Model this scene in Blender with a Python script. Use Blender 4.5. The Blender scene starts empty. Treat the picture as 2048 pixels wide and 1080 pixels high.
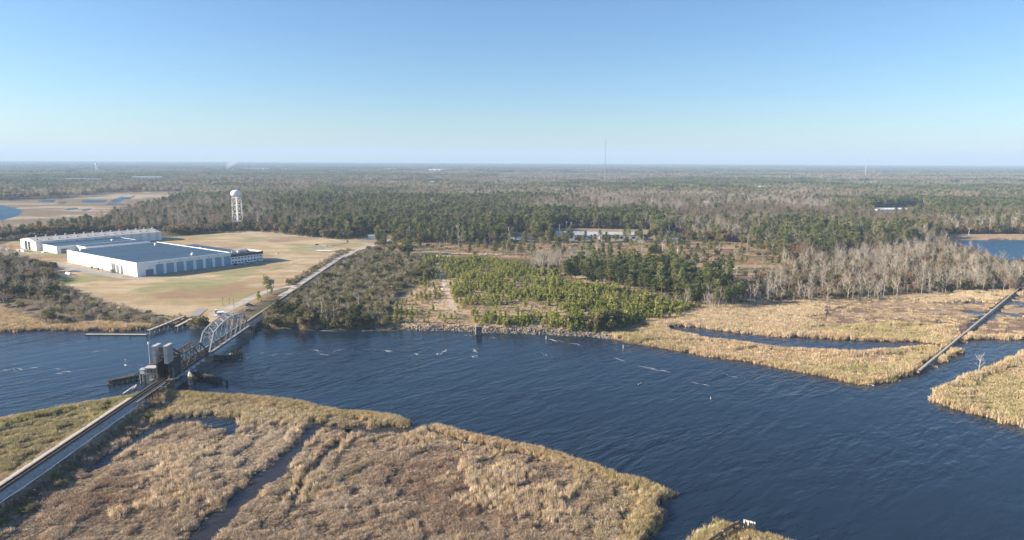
import bpy, math, random
import numpy as np
from mathutils import Vector, Matrix

random.seed(7); RNG = np.random.default_rng(11)
scene = bpy.context.scene
COL = scene.collection

# ------------------------------------------------------------------ camera
FPX, CAM_H = 1384.0, 100.0
PITCH = math.atan(220 / 1384.0); ROLL = math.radians(0.28)
CM = (Matrix.Rotation(math.pi / 2 - PITCH, 3, 'X') @ Matrix.Rotation(ROLL, 3, 'Z'))
cd = bpy.data.cameras.new('camera'); cam = bpy.data.objects.new('camera', cd); COL.objects.link(cam)
cam.matrix_world = Matrix.Translation((0, 0, CAM_H)) @ CM.to_4x4()
cd.sensor_fit = 'HORIZONTAL'; cd.angle = 2 * math.atan(1024 / FPX)
cd.clip_start = 1.0; cd.clip_end = 90000
scene.camera = cam

# ------------------------------------------------------------------ sun, sky, exposure
SUN_EL, SUN_AZ = math.radians(19.5), math.radians(266)     # azimuth clockwise from +Y
sdir = Vector((math.sin(SUN_AZ) * math.cos(SUN_EL), math.cos(SUN_AZ) * math.cos(SUN_EL), math.sin(SUN_EL)))
sl = bpy.data.lights.new('sun', 'SUN'); sl.energy = 5.0; sl.angle = math.radians(0.55); sl.color = (1.0, 0.86, 0.68)
so = bpy.data.objects.new('sun', sl); COL.objects.link(so)
so.rotation_euler = sdir.to_track_quat('Z', 'Y').to_euler(); so.location = (-800, -100, 600)
w = bpy.data.worlds.new('World'); scene.world = w; w.use_nodes = True
wn = w.node_tree.nodes; wl = w.node_tree.links
sky = wn.new('ShaderNodeTexSky'); sky.sky_type = 'NISHITA'; sky.sun_disc = False
sky.sun_elevation = SUN_EL; sky.sun_rotation = SUN_AZ
sky.altitude = 100; sky.air_density = 1.0; sky.dust_density = 0.35; sky.ozone_density = 5.3
wl.new(sky.outputs[0], wn['Background'].inputs[0]); wn['Background'].inputs[1].default_value = 0.064
scene.view_settings.view_transform = 'Standard'; scene.view_settings.look = 'None'
scene.view_settings.exposure = 1.48; scene.view_settings.gamma = 1.0
scene.view_settings.use_curve_mapping = False

# ------------------------------------------------------------------ geometry of the view: photo point -> place on the ground
CMn = np.array(CM)
def G(u, v, z=0.0):
    d = CMn @ np.array([u - 1024, -(v - 540), -FPX]); t = (z - CAM_H) / d[2]
    return np.array([d[0] * t, d[1] * t])
def proj(x, y, z):
    q = np.stack([x, y, np.asarray(z) - CAM_H + np.zeros_like(x)], -1) @ CMn
    return 1024 + FPX * q[..., 0] / -q[..., 2], 540 - FPX * q[..., 1] / -q[..., 2]
def poly(pts, z=0.5):
    return np.array([G(p[0], p[1], p[2] if len(p) > 2 else z) for p in pts])
def inside(P, x, y):
    r = np.zeros(x.shape, bool); n = len(P)
    m = (x >= P[:, 0].min()) & (x <= P[:, 0].max()) & (y >= P[:, 1].min()) & (y <= P[:, 1].max())
    xs, ys = x[m], y[m]; rr = np.zeros(xs.shape, bool)
    for i in range(n):
        x0, y0 = P[i]; x1, y1 = P[(i + 1) % n]
        if y0 == y1: continue
        c = (y0 > ys) != (y1 > ys)
        rr ^= c & (xs < (x1 - x0) * (ys - y0) / (y1 - y0) + x0)
    r[m] = rr
    return r
def sdist(P, x, y, lim=60.0):
    """signed distance, positive outside, clipped to +-lim"""
    out = np.full(x.shape, lim)
    m = (x >= P[:, 0].min() - lim) & (x <= P[:, 0].max() + lim) & (y >= P[:, 1].min() - lim) & (y <= P[:, 1].max() + lim)
    xs, ys = x[m], y[m]
    if xs.size == 0: return out
    d2 = np.full(xs.shape, lim * lim)
    for i in range(len(P)):
        a = P[i]; b = P[(i + 1) % len(P)]; e = b - a; L = e @ e
        if L < 1e-9: continue
        t = np.clip(((xs - a[0]) * e[0] + (ys - a[1]) * e[1]) / L, 0, 1)
        d2 = np.minimum(d2, (xs - a[0] - t * e[0]) ** 2 + (ys - a[1] - t * e[1]) ** 2)
    d = np.sqrt(d2); ins = inside(P, xs, ys)
    out[m] = np.where(ins, -d, d)
    return out
def sstep(a, b, x):
    t = np.clip((x - a) / (b - a), 0, 1); return t * t * (3 - 2 * t)
_tab = np.random.default_rng(5).random((256, 256))
def vnoise(x, y, s, o=0):
    x = np.asarray(x) / s + o * 17.3; y = np.asarray(y) / s + o * 31.7
    xi = np.floor(x).astype(int); yi = np.floor(y).astype(int); fx = x - xi; fy = y - yi
    fx = fx * fx * (3 - 2 * fx); fy = fy * fy * (3 - 2 * fy)
    g = lambda i, j: _tab[i % 256, j % 256]
    return (g(xi, yi) * (1 - fx) + g(xi + 1, yi) * fx) * (1 - fy) + (g(xi, yi + 1) * (1 - fx) + g(xi + 1, yi + 1) * fx) * fy
def fbm(x, y, s, o=0, n=4):
    a = 0; k = 0.5; t = 0
    for i in range(n):
        a = a + k * vnoise(x, y, s / 2 ** i, o + i * 3); t += k; k *= 0.5
    return a / t

# ------------------------------------------------------------------ mesh helpers
class MB:
    def __init__(s): s.v = []; s.f = []; s.m = []
    def face(s, pts, m=0):
        n = len(s.v); s.v += [tuple(p) for p in pts]; s.f.append(tuple(range(n, n + len(pts)))); s.m.append(m)
    def box(s, a, b, m=0):
        x0, y0, z0 = a; x1, y1, z1 = b; n = len(s.v)
        s.v += [(x0, y0, z0), (x1, y0, z0), (x1, y1, z0), (x0, y1, z0), (x0, y0, z1), (x1, y0, z1), (x1, y1, z1), (x0, y1, z1)]
        for q in ((3, 2, 1, 0), (4, 5, 6, 7), (0, 1, 5, 4), (1, 2, 6, 5), (2, 3, 7, 6), (3, 0, 4, 7)):
            s.f.append(tuple(n + i for i in q)); s.m.append(m)
        return s
    def beam(s, p, q, w, h=None, m=0, up=(0, 0, 1)):
        h = h or w; p = Vector(p); q = Vector(q); d = (q - p).normalized(); u = Vector(up)
        if abs(d.dot(u)) > 0.97: u = Vector((0, 1, 0))
        r = d.cross(u).normalized() * (w / 2); t = r.cross(d).normalized() * (h / 2); n = len(s.v)
        for c in (p, q):
            s.v += [tuple(c - r - t), tuple(c + r - t), tuple(c + r + t), tuple(c - r + t)]
        for k in ((3, 2, 1, 0), (4, 5, 6, 7), (0, 1, 5, 4), (1, 2, 6, 5), (2, 3, 7, 6), (3, 0, 4, 7)):
            s.f.append(tuple(n + i for i in k)); s.m.append(m)
        return s
    def tube(s, p, q, r0, r1=None, n=8, cap=True, m=0):
        r1 = r0 if r1 is None else r1; p = Vector(p); q = Vector(q); d = (q - p).normalized()
        u = Vector((0, 0, 1)) if abs(d.z) < 0.9 else Vector((1, 0, 0))
        a = d.cross(u).normalized(); b = d.cross(a); k = len(s.v)
        for c, r in ((p, r0), (q, r1)):
            for i in range(n):
                t = 2 * math.pi * i / n; s.v.append(tuple(c + a * (r * math.cos(t)) + b * (r * math.sin(t))))
        for i in range(n):
            j = (i + 1) % n; s.f.append((k + i, k + n + i, k + n + j, k + j)); s.m.append(m)
        if cap:
            s.f.append(tuple(k + i for i in range(n))); s.m.append(m)
            s.f.append(tuple(k + n + i for i in reversed(range(n)))); s.m.append(m)
        return s
    def prism(s, pts, z0, z1, m=0):
        n = len(pts); k = len(s.v)
        s.v += [(p[0], p[1], z0) for p in pts] + [(p[0], p[1], z1) for p in pts]
        for i in range(n):
            j = (i + 1) % n; s.f.append((k + i, k + j, k + n + j, k + n + i)); s.m.append(m)
        s.f.append(tuple(k + i for i in reversed(range(n)))); s.m.append(m)
        s.f.append(tuple(k + n + i for i in range(n))); s.m.append(m)
        return s
    def lathe(s, prof, n=20, c=(0, 0), m=0):
        k = len(s.v)
        for r, z in prof:
            for i in range(n):
                t = 2 * math.pi * i / n; s.v.append((c[0] + r * math.cos(t), c[1] + r * math.sin(t), z))
        for a in range(len(prof) - 1):
            for i in range(n):
                j = (i + 1) % n; s.f.append((k + a * n + i, k + a * n + j, k + (a + 1) * n + j, k + (a + 1) * n + i)); s.m.append(m)
        return s
    def mesh(s, name, mats, only=None, smooth=False):
        me = bpy.data.meshes.new(name)
        if only is None: f, mi, v = s.f, s.m, s.v
        else:
            ids = [i for i, k in enumerate(s.m) if k == only]; used = sorted({x for i in ids for x in s.f[i]})
            mp = {x: i for i, x in enumerate(used)}
            v = [s.v[x] for x in used]; f = [tuple(mp[x] for x in s.f[i]) for i in ids]; mi = [0] * len(f)
        me.from_pydata(v, [], f)
        for mt in mats: me.materials.append(mt)
        if len(mats) > 1: me.polygons.foreach_set('material_index', mi)
        if smooth: me.polygons.foreach_set('use_smooth', [True] * len(f))
        me.update(); return me
def link(name, data, parent=None, loc=None, rotz=None):
    o = bpy.data.objects.new(name, data); COL.objects.link(o)
    if parent: o.parent = parent
    if loc is not None: o.location = loc
    if rotz is not None: o.rotation_euler = (0, 0, rotz)
    return o
def tag(o, label=None, cat=None, group=None, kind=None):
    if label: o['label'] = label
    if cat: o['category'] = cat
    if group: o['group'] = group
    if kind: o['kind'] = kind
    return o
def thing(name, label, cat, loc=(0, 0, 0), rotz=0, group=None):
    return tag(link(name, None, None, loc, rotz), label, cat, group)
def part(name, mb, mt, parent, smooth=False):
    return link(name, mb.mesh(name, [mt], smooth=smooth), parent)
def grid_mesh(name, V, nr, nc, mt, colors=None, smooth=True):
    me = bpy.data.meshes.new(name)
    i = np.arange(nr * nc).reshape(nr, nc)
    q = np.stack([i[:-1, :-1], i[:-1, 1:], i[1:, 1:], i[1:, :-1]], -1).reshape(-1, 4)
    me.vertices.add(len(V)); me.vertices.foreach_set('co', V.astype(np.float32).ravel())
    me.loops.add(q.size); me.loops.foreach_set('vertex_index', q.astype(np.int32).ravel())
    me.polygons.add(len(q)); me.polygons.foreach_set('loop_start', np.arange(0, q.size, 4, dtype=np.int32))
    me.update(calc_edges=True)
    me.polygons.foreach_set('use_smooth', np.full(len(q), smooth))
    if colors is not None:
        a = me.color_attributes.new('cover', 'FLOAT_COLOR', 'POINT')
        a.data.foreach_set('color', np.concatenate([colors, np.ones((len(V), 1))], 1).astype(np.float32).ravel())
    me.materials.append(mt); me.validate(); return me
def flat(name, pts, z, mt, kind='structure'):
    me = bpy.data.meshes.new(name); me.from_pydata([(p[0], p[1], z) for p in pts], [], [tuple(range(len(pts)))])
    me.materials.append(mt); me.update()
    if me.polygons[0].normal.z < 0: me.flip_normals()
    return tag(link(name, me), kind=kind)

# ------------------------------------------------------------------ materials
def newmat(name):
    m = bpy.data.materials.new(name); m.use_nodes = True; t = m.node_tree
    return m, t.nodes, t.links, t.nodes['Principled BSDF']
def mat(name, c1, c2=None, scale=1.0, rough=0.85, metal=0.0, bump=0.0, stretch=(1, 1, 1), thr=(0.35, 0.65), spec=0.3):
    m, N, L, b = newmat(name); b.inputs['Roughness'].default_value = rough; b.inputs['Metallic'].default_value = metal
    b.inputs['Specular IOR Level'].default_value = spec
    if c2 is None: b.inputs['Base Color'].default_value = (*c1, 1); return m
    geo = N.new('ShaderNodeTexCoord'); mp = N.new('ShaderNodeMapping'); mp.inputs['Scale'].default_value = stretch
    L.new(geo.outputs['Object'], mp.inputs[0])
    n = N.new('ShaderNodeTexNoise'); n.inputs['Scale'].default_value = scale; n.inputs['Detail'].default_value = 6; n.inputs['Roughness'].default_value = 0.65
    L.new(mp.outputs[0], n.inputs['Vector'])
    r = N.new('ShaderNodeValToRGB'); r.color_ramp.elements[0].position = thr[0]; r.color_ramp.elements[1].position = thr[1]
    r.color_ramp.elements[0].color = (*c1, 1); r.color_ramp.elements[1].color = (*c2, 1)
    L.new(n.outputs[0], r.inputs[0]); L.new(r.outputs[0], b.inputs['Base Color'])
    if bump:
        bp = N.new('ShaderNodeBump'); bp.inputs['Distance'].default_value = bump; L.new(n.outputs[0], bp.inputs['Height']); L.new(bp.outputs[0], b.inputs['Normal'])
    return m
def leafmat(name, cols, clump=0.6, transl=0.35):
    """foliage: colour chosen per tree by Object Info random, varied from clump to clump by noise"""
    m, N, L, b = newmat(name); b.inputs['Roughness'].default_value = 0.75; b.inputs['Specular IOR Level'].default_value = 0.15
    oi = N.new('ShaderNodeObjectInfo'); tc = N.new('ShaderNodeTexCoord')
    r = N.new('ShaderNodeValToRGB'); e = r.color_ramp.elements
    while len(e) < len(cols): e.new(0.5)
    for i, c in enumerate(cols): e[i].position = i / max(1, len(cols) - 1); e[i].color = (*c, 1)
    n = N.new('ShaderNodeTexNoise'); n.inputs['Scale'].default_value = clump; n.inputs['Detail'].default_value = 3
    L.new(tc.outputs['Object'], n.inputs['Vector'])
    ma = N.new('ShaderNodeMath'); ma.operation = 'MULTIPLY_ADD'; ma.inputs[1].default_value = 0.7; ma.inputs[2].default_value = -0.35
    L.new(n.outputs[0], ma.inputs[0])
    ad = N.new('ShaderNodeMath'); ad.operation = 'ADD'; ad.use_clamp = True
    L.new(oi.outputs['Random'], ad.inputs[0]); L.new(ma.outputs[0], ad.inputs[1]); L.new(ad.outputs[0], r.inputs[0])
    L.new(r.outputs[0], b.inputs['Base Color'])
    if transl: through(N, L, b, r.outputs[0], transl)
    return m
def through(N, L, b, col, k):
    tr = N.new('ShaderNodeBsdfTranslucent'); L.new(col, tr.inputs['Color']); mx = N.new('ShaderNodeMixShader'); mx.inputs[0].default_value = k
    out = next(n for n in N if n.type == 'OUTPUT_MATERIAL'); L.new(b.outputs[0], mx.inputs[1]); L.new(tr.outputs[0], mx.inputs[2]); L.new(mx.outputs[0], out.inputs['Surface'])
def tintmat(name):
    """blade colour stored with every tuft of the scatter"""
    m, N, L, b = newmat(name); b.inputs['Roughness'].default_value = 0.8; b.inputs['Specular IOR Level'].default_value = 0.15
    a = N.new('ShaderNodeAttribute'); a.attribute_type = 'INSTANCER'; a.attribute_name = 'tint'
    L.new(a.outputs['Color'], b.inputs['Base Color']); through(N, L, b, a.outputs['Color'], .25)
    return m

def ground_material():
    m, N, L, b = newmat('ground_cover'); b.inputs['Roughness'].default_value = 0.95; b.inputs['Specular IOR Level'].default_value = 0.1
    at = N.new('ShaderNodeAttribute'); at.attribute_name = 'cover'
    g = N.new('ShaderNodeNewGeometry')
    def noise(s, d=6, st=(1, 1, 1)):
        mp = N.new('ShaderNodeMapping'); mp.inputs['Scale'].default_value = st; L.new(g.outputs['Position'], mp.inputs[0])
        n = N.new('ShaderNodeTexNoise'); n.inputs['Scale'].default_value = s; n.inputs['Detail'].default_value = d; n.inputs['Roughness'].default_value = 0.7
        L.new(mp.outputs[0], n.inputs['Vector']); return n
    n1 = noise(0.12, 8, (.6, 3.4, 1)); n2 = noise(1.1, 5)
    mr = N.new('ShaderNodeMapRange'); mr.inputs[1].default_value = 0.3; mr.inputs[2].default_value = 0.7; mr.inputs[3].default_value = 0.72; mr.inputs[4].default_value = 1.28
    L.new(n1.outputs[0], mr.inputs[0])
    mr2 = N.new('ShaderNodeMapRange'); mr2.inputs[1].default_value = 0.3; mr2.inputs[2].default_value = 0.7; mr2.inputs[3].default_value = 0.78; mr2.inputs[4].default_value = 1.22
    L.new(n2.outputs[0], mr2.inputs[0])
    mu = N.new('ShaderNodeMath'); mu.operation = 'MULTIPLY'; L.new(mr.outputs[0], mu.inputs[0]); L.new(mr2.outputs[0], mu.inputs[1])
    vm = N.new('ShaderNodeVectorMath'); vm.operation = 'SCALE'; L.new(at.outputs['Color'], vm.inputs[0]); L.new(mu.outputs[0], vm.inputs['Scale'])
    L.new(vm.outputs[0], b.inputs['Base Color'])
    bp = N.new('ShaderNodeBump'); bp.inputs['Distance'].default_value = 0.35; bp.inputs['Strength'].default_value = 0.7
    L.new(n2.outputs[0], bp.inputs['Height']); L.new(bp.outputs[0], b.inputs['Normal'])
    return m

def water_material(name, calm=1.0, col=(0.010, 0.021, 0.038), rough=0.2, dist=0.6):
    m, N, L, b = newmat(name); b.inputs['Base Color'].default_value = (*col, 1)
    b.inputs['Roughness'].default_value = rough; b.inputs['IOR'].default_value = 1.333; b.inputs['Specular IOR Level'].default_value = 0.5
    g = N.new('ShaderNodeNewGeometry')
    def noise(s, d, st, rot=0.0, dist=0.0):
        mp = N.new('ShaderNodeMapping'); mp.vector_type = 'TEXTURE'; mp.inputs['Scale'].default_value = st; mp.inputs['Rotation'].default_value = (0, 0, rot); L.new(g.outputs['Position'], mp.inputs[0])
        n = N.new('ShaderNodeTexNoise'); n.inputs['Scale'].default_value = s; n.inputs['Detail'].default_value = d; n.inputs['Roughness'].default_value = 0.5; n.inputs['Distortion'].default_value = dist
        L.new(mp.outputs[0], n.inputs['Vector']); return n
    a = noise(0.42, 3, (3.0, 1, 1), math.radians(40), 0.5)      # wind chop, crests running diagonally
    c = noise(0.15, 3, (3.0, 1, 1), math.radians(46), 0.5)
    k = noise(0.014, 5, (3.2, 1, 1), math.radians(24), 0.6)          # gusts: rough and smoother patches
    mx = N.new('ShaderNodeMath'); mx.operation = 'MULTIPLY_ADD'; mx.inputs[1].default_value = 2.0
    L.new(c.outputs[0], mx.inputs[0]); L.new(a.outputs[0], mx.inputs[2])
    mr = N.new('ShaderNodeMapRange'); mr.inputs[1].default_value = 0.35; mr.inputs[2].default_value = 0.68; mr.inputs[3].default_value = 0.20 * calm; mr.inputs[4].default_value = 1.15 * calm
    L.new(k.outputs[0], mr.inputs[0])
    bp = N.new('ShaderNodeBump'); bp.inputs['Distance'].default_value = dist
    L.new(mr.outputs[0], bp.inputs['Strength']); L.new(mx.outputs[0], bp.inputs['Height']); L.new(bp.outputs[0], b.inputs['Normal'])
    return m

M = dict(
    bark=mat('bark', (0.10, 0.075, 0.055), (0.19, 0.15, 0.11), 3.0),
    pinebark=mat('pine_bark', (0.16, 0.11, 0.08), (0.28, 0.21, 0.15), 3.0),
    greybark=mat('grey_bark', (0.34, 0.30, 0.25), (0.52, 0.48, 0.42), 1.2),
    deadwood=mat('bleached_wood', (0.50, 0.46, 0.40), (0.66, 0.62, 0.56), 2.0),
    pine=leafmat('pine_needles', [(0.065, 0.085, 0.034), (0.115, 0.14, 0.05), (0.175, 0.19, 0.068), (0.23, 0.225, 0.095)], 0.25),
    young=leafmat('young_pine_needles', [(0.17, 0.195, 0.045), (0.27, 0.295, 0.072), (0.385, 0.375, 0.11)], 0.6),
    oak=leafmat('evergreen_leaves', [(0.06, 0.072, 0.032), (0.12, 0.125, 0.052), (0.19, 0.175, 0.08), (0.26, 0.215, 0.115)], 0.3),
    brown=leafmat('winter_leaves', [(0.16, 0.10, 0.05), (0.28, 0.165, 0.08), (0.30, 0.225, 0.13), (0.25, 0.205, 0.14)], 0.3),
    twig=leafmat('bare_twigs', [(0.22, 0.18, 0.135), (0.31, 0.268, 0.21), (0.41, 0.37, 0.305), (0.34, 0.30, 0.215), (0.28, 0.21, 0.14)], 0.2),
    twigdark=leafmat('brown_twigs', [(0.18, 0.135, 0.10), (0.25, 0.20, 0.16), (0.32, 0.27, 0.22), (0.27, 0.18, 0.12)], 0.2),
    scrub=leafmat('scrub_leaves', [(0.095, 0.105, 0.042), (0.17, 0.17, 0.07), (0.26, 0.23, 0.115), (0.36, 0.29, 0.18)], 0.4),
    ground=ground_material(),
    river=water_material('river_water', 1.0),
    pondw=water_material('pond_water', 1.2, (0.014, 0.060, 0.115), 0.38, 1.2),
    creekw=water_material('creek_water', 0.25, (0.030, 0.026, 0.025), 0.08),
    tint=tintmat('marsh_blades'),
    foam=mat('river_foam', (0.20, 0.23, 0.27), (0.66, 0.67, 0.68), 0.7, 0.9),
    ballast=mat('pale_ballast', (0.24, 0.225, 0.205), (0.42, 0.40, 0.365), 0.9, 0.95, bump=0.08),
    stainshade=mat('ballast_stain_and_shade', (0.055, 0.042, 0.034), (0.11, 0.085, 0.07), 1.0, 0.95),  # dark colour for rust-stained ballast and the painted shadow of the rails
    tie=mat('timber_tie', (0.10, 0.085, 0.07), (0.22, 0.20, 0.17), 0.8, 0.95),
    rail=mat('rail_steel', (0.10, 0.06, 0.045), (0.18, 0.13, 0.10), 1.0, 0.5, 0.6),
    silver=mat('aluminium_paint', (0.22, 0.235, 0.25), (0.42, 0.435, 0.44), 0.25, 0.55, bump=0.0, thr=(0.3, 0.6)),
    rust=mat('rusty_steel', (0.07, 0.055, 0.047), (0.155, 0.122, 0.10), 0.7, 0.85),
    darksteel=mat('dark_girder', (0.030, 0.028, 0.028), (0.075, 0.06, 0.05), 0.8, 0.7),
    concrete=mat('weathered_concrete', (0.25, 0.255, 0.255), (0.42, 0.42, 0.41), 0.5, 0.9, thr=(0.3, 0.7)),
    pier=mat('stained_concrete', (0.11, 0.10, 0.09), (0.24, 0.22, 0.20), 0.4, 0.9),
    timber=mat('dark_timber', (0.045, 0.038, 0.032), (0.11, 0.095, 0.075), 0.8, 0.9),
    paletimber=mat('pale_timber', (0.36, 0.33, 0.28), (0.50, 0.47, 0.42), 0.8, 0.9),
    algae=mat('mossy_timber', (0.06, 0.065, 0.035), (0.16, 0.15, 0.09), 0.6, 0.9),
    white=mat('white_paint', (0.78, 0.775, 0.76), (0.86, 0.855, 0.84), 0.15, 0.6, thr=(0.25, 0.6)),
    cladding=mat('white_cladding', (0.74, 0.735, 0.725), (0.84, 0.835, 0.825), 0.10, 0.55, stretch=(1, 1, 0.25), thr=(0.25, 0.6)),
    rib=mat('cladding_rib', (0.68, 0.66, 0.63), None, 1, 0.55),
    door=mat('grey_blue_door', (0.24, 0.37, 0.48), (0.28, 0.415, 0.53), 0.3, 0.5),
    doordark=mat('dark_door', (0.17, 0.20, 0.24), (0.21, 0.245, 0.28), 0.3, 0.5),
    roofdark=mat('dark_roof', (0.026, 0.070, 0.125), (0.040, 0.095, 0.160), 0.03, 0.7, stretch=(0.4, 2.6, 1), thr=(0.38, 0.6), spec=0.2),
    roofpale=mat('pale_metal_roof', (0.46, 0.42, 0.36), (0.56, 0.52, 0.46), 0.08, 0.5, stretch=(1, 0.2, 1)),
    maroon=mat('maroon_fascia', (0.085, 0.045, 0.045), (0.11, 0.06, 0.06), 0.5, 0.6),
    glass=mat('dark_glass', (0.02, 0.03, 0.045), None, 1, 0.1, spec=0.6),
    green=mat('green_paint', (0.10, 0.17, 0.12), (0.14, 0.21, 0.15), 0.5, 0.6),
    toilet=mat('green_plastic', (0.02, 0.13, 0.11), None, 1, 0.5),
    gravel=mat('gravel_road', (0.33, 0.29, 0.24), (0.52, 0.47, 0.40), 0.12, 0.95, bump=0.05),
    sand=mat('sandy_track', (0.36, 0.28, 0.20), (0.50, 0.42, 0.32), 0.2, 0.95),
    apron=mat('worn_concrete', (0.23, 0.22, 0.20), (0.36, 0.34, 0.31), 0.06, 0.9, stretch=(1, 2.5, 1)),
    rock=mat('riprap_stone', (0.13, 0.115, 0.095), (0.29, 0.26, 0.225), 0.7, 0.9),
    redpaint=mat('red_paint', (0.28, 0.05, 0.03), None, 1, 0.6),
    lightgrey=mat('light_grey_steel', (0.42, 0.43, 0.44), (0.52, 0.53, 0.54), 0.5, 0.5),
    pipe=mat('pale_pipe', (0.36, 0.32, 0.27), (0.52, 0.47, 0.40), 0.3, 0.7),
    rustpipe=mat('rusty_pipe', (0.20, 0.11, 0.07), (0.33, 0.22, 0.15), 0.8, 0.85),
    sheetpile=mat('pale_sheet_pile', (0.50, 0.47, 0.42), (0.66, 0.63, 0.58), 0.5, 0.7),
    asphalt=mat('old_asphalt', (0.10, 0.10, 0.10), (0.17, 0.165, 0.155), 0.1, 0.9),
    fieldtrack=mat('worn_grass', (0.36, 0.30, 0.22), (0.50, 0.42, 0.31), 0.15, 0.95),
    mud=mat('dark_mud', (0.08, 0.065, 0.05), (0.14, 0.11, 0.08), 0.5, 0.9),
    tyre=mat('tyre_rubber', (0.02, 0.02, 0.02), None, 1, 0.9),
)

# ------------------------------------------------------------------ the shape of the land (outlines read off the photograph, set on the ground)
RIVER = poly([(-250, 674), (-100, 668), (0, 664), (60, 662), (100, 660), (150, 662), (200, 660), (250, 662), (290, 658), (350, 652), (400, 650), (450, 650), (505, 652), (530, 657),
    (600, 659), (700, 661), (800, 659), (900, 660), (960, 664), (1050, 666), (1130, 670), (1200, 673), (1240, 684), (1290, 692), (1360, 702), (1440, 716), (1500, 724), (1560, 735),
    (1620, 747), (1660, 754), (1700, 764), (1740, 768), (1775, 764), (1800, 754), (1840, 740), (1880, 722), (1893, 716), (1908, 710), (1913, 704), (1900, 698), (1890, 694), (1885, 690), (1900, 687), (1918, 684), (1960, 678),
    (2000, 679), (2048, 677), (2120, 674), (2048, 704, 1.5), (2000, 724, 1.5), (1960, 737, 1.5), (1930, 750, 1.5), (1890, 767, 1.5), (1866, 786, 1.5), (1868, 803), (1890, 812),
    (1950, 828), (2000, 842), (2048, 854), (2400, 960), (2600, 1600), (1760, 1600), (1660, 1110, 1.5), (1600, 1084, 1.5), (1575, 1076, 1.5), (1540, 1064, 1.5), (1490, 1056, 1.5),
    (1470, 1044, 1.5), (1430, 1034, 1.5), (1436, 1050), (1400, 1068), (1370, 1100), (1330, 1250), (1270, 1250), (1285, 1090), (1300, 1060), (1322, 1032), (1308, 1012), (1330, 997),
    (1352, 985, .8), (1320, 972, 1.5), (1290, 957, 1.5), (1240, 947, 1.5), (1200, 927, 1.5), (1140, 912, 1.5), (1080, 892, 1.5), (1030, 882, 1.5), (980, 872, 1.5), (920, 857, 1.5),
    (880, 847, 1.5), (855, 849, 1.5), (849, 858), (835, 862), (824, 858), (818, 838, 1.5), (795, 830, 1.5), (740, 824, 1.5), (680, 817, 1.5), (620, 804, 1.5), (560, 794, 1.5),
    (480, 788, 1.5), (420, 785, 1.5), (350, 784, 1), (310, 782), (290, 786), (260, 789, 1.5), (200, 799, 1.5), (130, 809, 1.5), (60, 824, 1.5), (0, 836, 1.5), (-200, 875, 1.5)], 0.0)
CREEKS = [poly(p, 0.0) for p in (
    [(842, 852), (800, 853), (740, 855), (700, 853), (655, 848), (625, 846), (610, 858), (584, 890), (560, 911), (540, 930), (500, 962), (486, 973), (441, 1015), (406, 1044), (373, 1080), (330, 1130),
     (405, 1130), (434, 1080), (454, 1048), (478, 1025), (528, 979), (568, 950), (609, 897), (648, 861), (690, 869), (740, 873), (790, 872), (835, 870)],
    [(705, 858), (698, 878), (671, 899), (642, 935), (624, 953), (612, 967), (602, 990), (590, 1010), (580, 1006), (592, 985), (596, 965), (611, 950), (628, 930), (656, 895), (684, 876), (690, 858)],
    [(846, 856), (895, 868), (934, 882), (978, 892), (1052, 908), (1090, 924), (1050, 915), (978, 901), (930, 893), (890, 880), (848, 868)],
    [(180, 937), (205, 915), (237, 895), (267, 880), (307, 850), (341, 838), (385, 831), (430, 831), (482, 837), (482, 858), (444, 888), (432, 888), (450, 862), (400, 852), (345, 854), (314, 867), (270, 893), (212, 932), (180, 946)],
    [(622, 985), (650, 982), (672, 984), (640, 990)],
    [(1338, 653), (1360, 651), (1420, 658), (1500, 668), (1560, 673), (1620, 675), (1700, 680), (1780, 682), (1850, 684), (1888, 690), (1893, 699), (1850, 695), (1790, 703), (1720, 706), (1640, 704), (1560, 699), (1480, 688), (1400, 677), (1345, 664), (1328, 657)],
    [(1832, 738), (1890, 694), (1884, 690), (1915, 683), (1918, 690), (1850, 744)],
    # strips of standing water beside the pipeline
    [(1926, 668), (1950, 645), (1990, 612), (2030, 583), (2046, 575), (2046, 584), (2010, 616), (1968, 650), (1938, 668)],
    [(1985, 602), (2048, 606), (2048, 613), (2010, 612)], [(2000, 626), (2048, 628), (2048, 634), (2012, 634)], [(1930, 622), (1975, 625), (1960, 629), (1932, 627)],
    [(1895, 603), (1960, 606), (2000, 604), (1960, 611), (1900, 608)], [(1870, 640), (1905, 646), (1900, 650), (1868, 645)],
    [(40, 574), (62, 577), (80, 573), (104, 574), (100, 584), (66, 589), (48, 583)],
)]
POND = poly([(1912, 481), (2048, 480), (2300, 480), (2300, 540), (2060, 545), (2040, 534), (2028, 534), (1995, 527), (1968, 520), (1945, 508), (1927, 498)], 0.0)
BAY = poly([(-400, 408), (0, 411), (30, 415), (45, 422), (38, 431), (16, 438), (0, 441), (-400, 452)], 0.0)
BAYC = [poly(p, 0.0) for p in ([(222, 402), (240, 396), (268, 393), (270, 395), (250, 400), (225, 406)], [(-100, 463), (0, 463), (14, 461), (4, 468), (-100, 474)],
    [(135, 417), (155, 416), (158, 419), (138, 420)], [(166, 419), (180, 417), (182, 420), (168, 422)], [(215, 408), (242, 407), (240, 410), (218, 410)], [(60, 403), (110, 401), (110, 403), (60, 405)], [(120, 404), (210, 401), (210, 403), (120, 406)])]
WATER = [RIVER, POND, BAY] + CREEKS + BAYC

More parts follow.
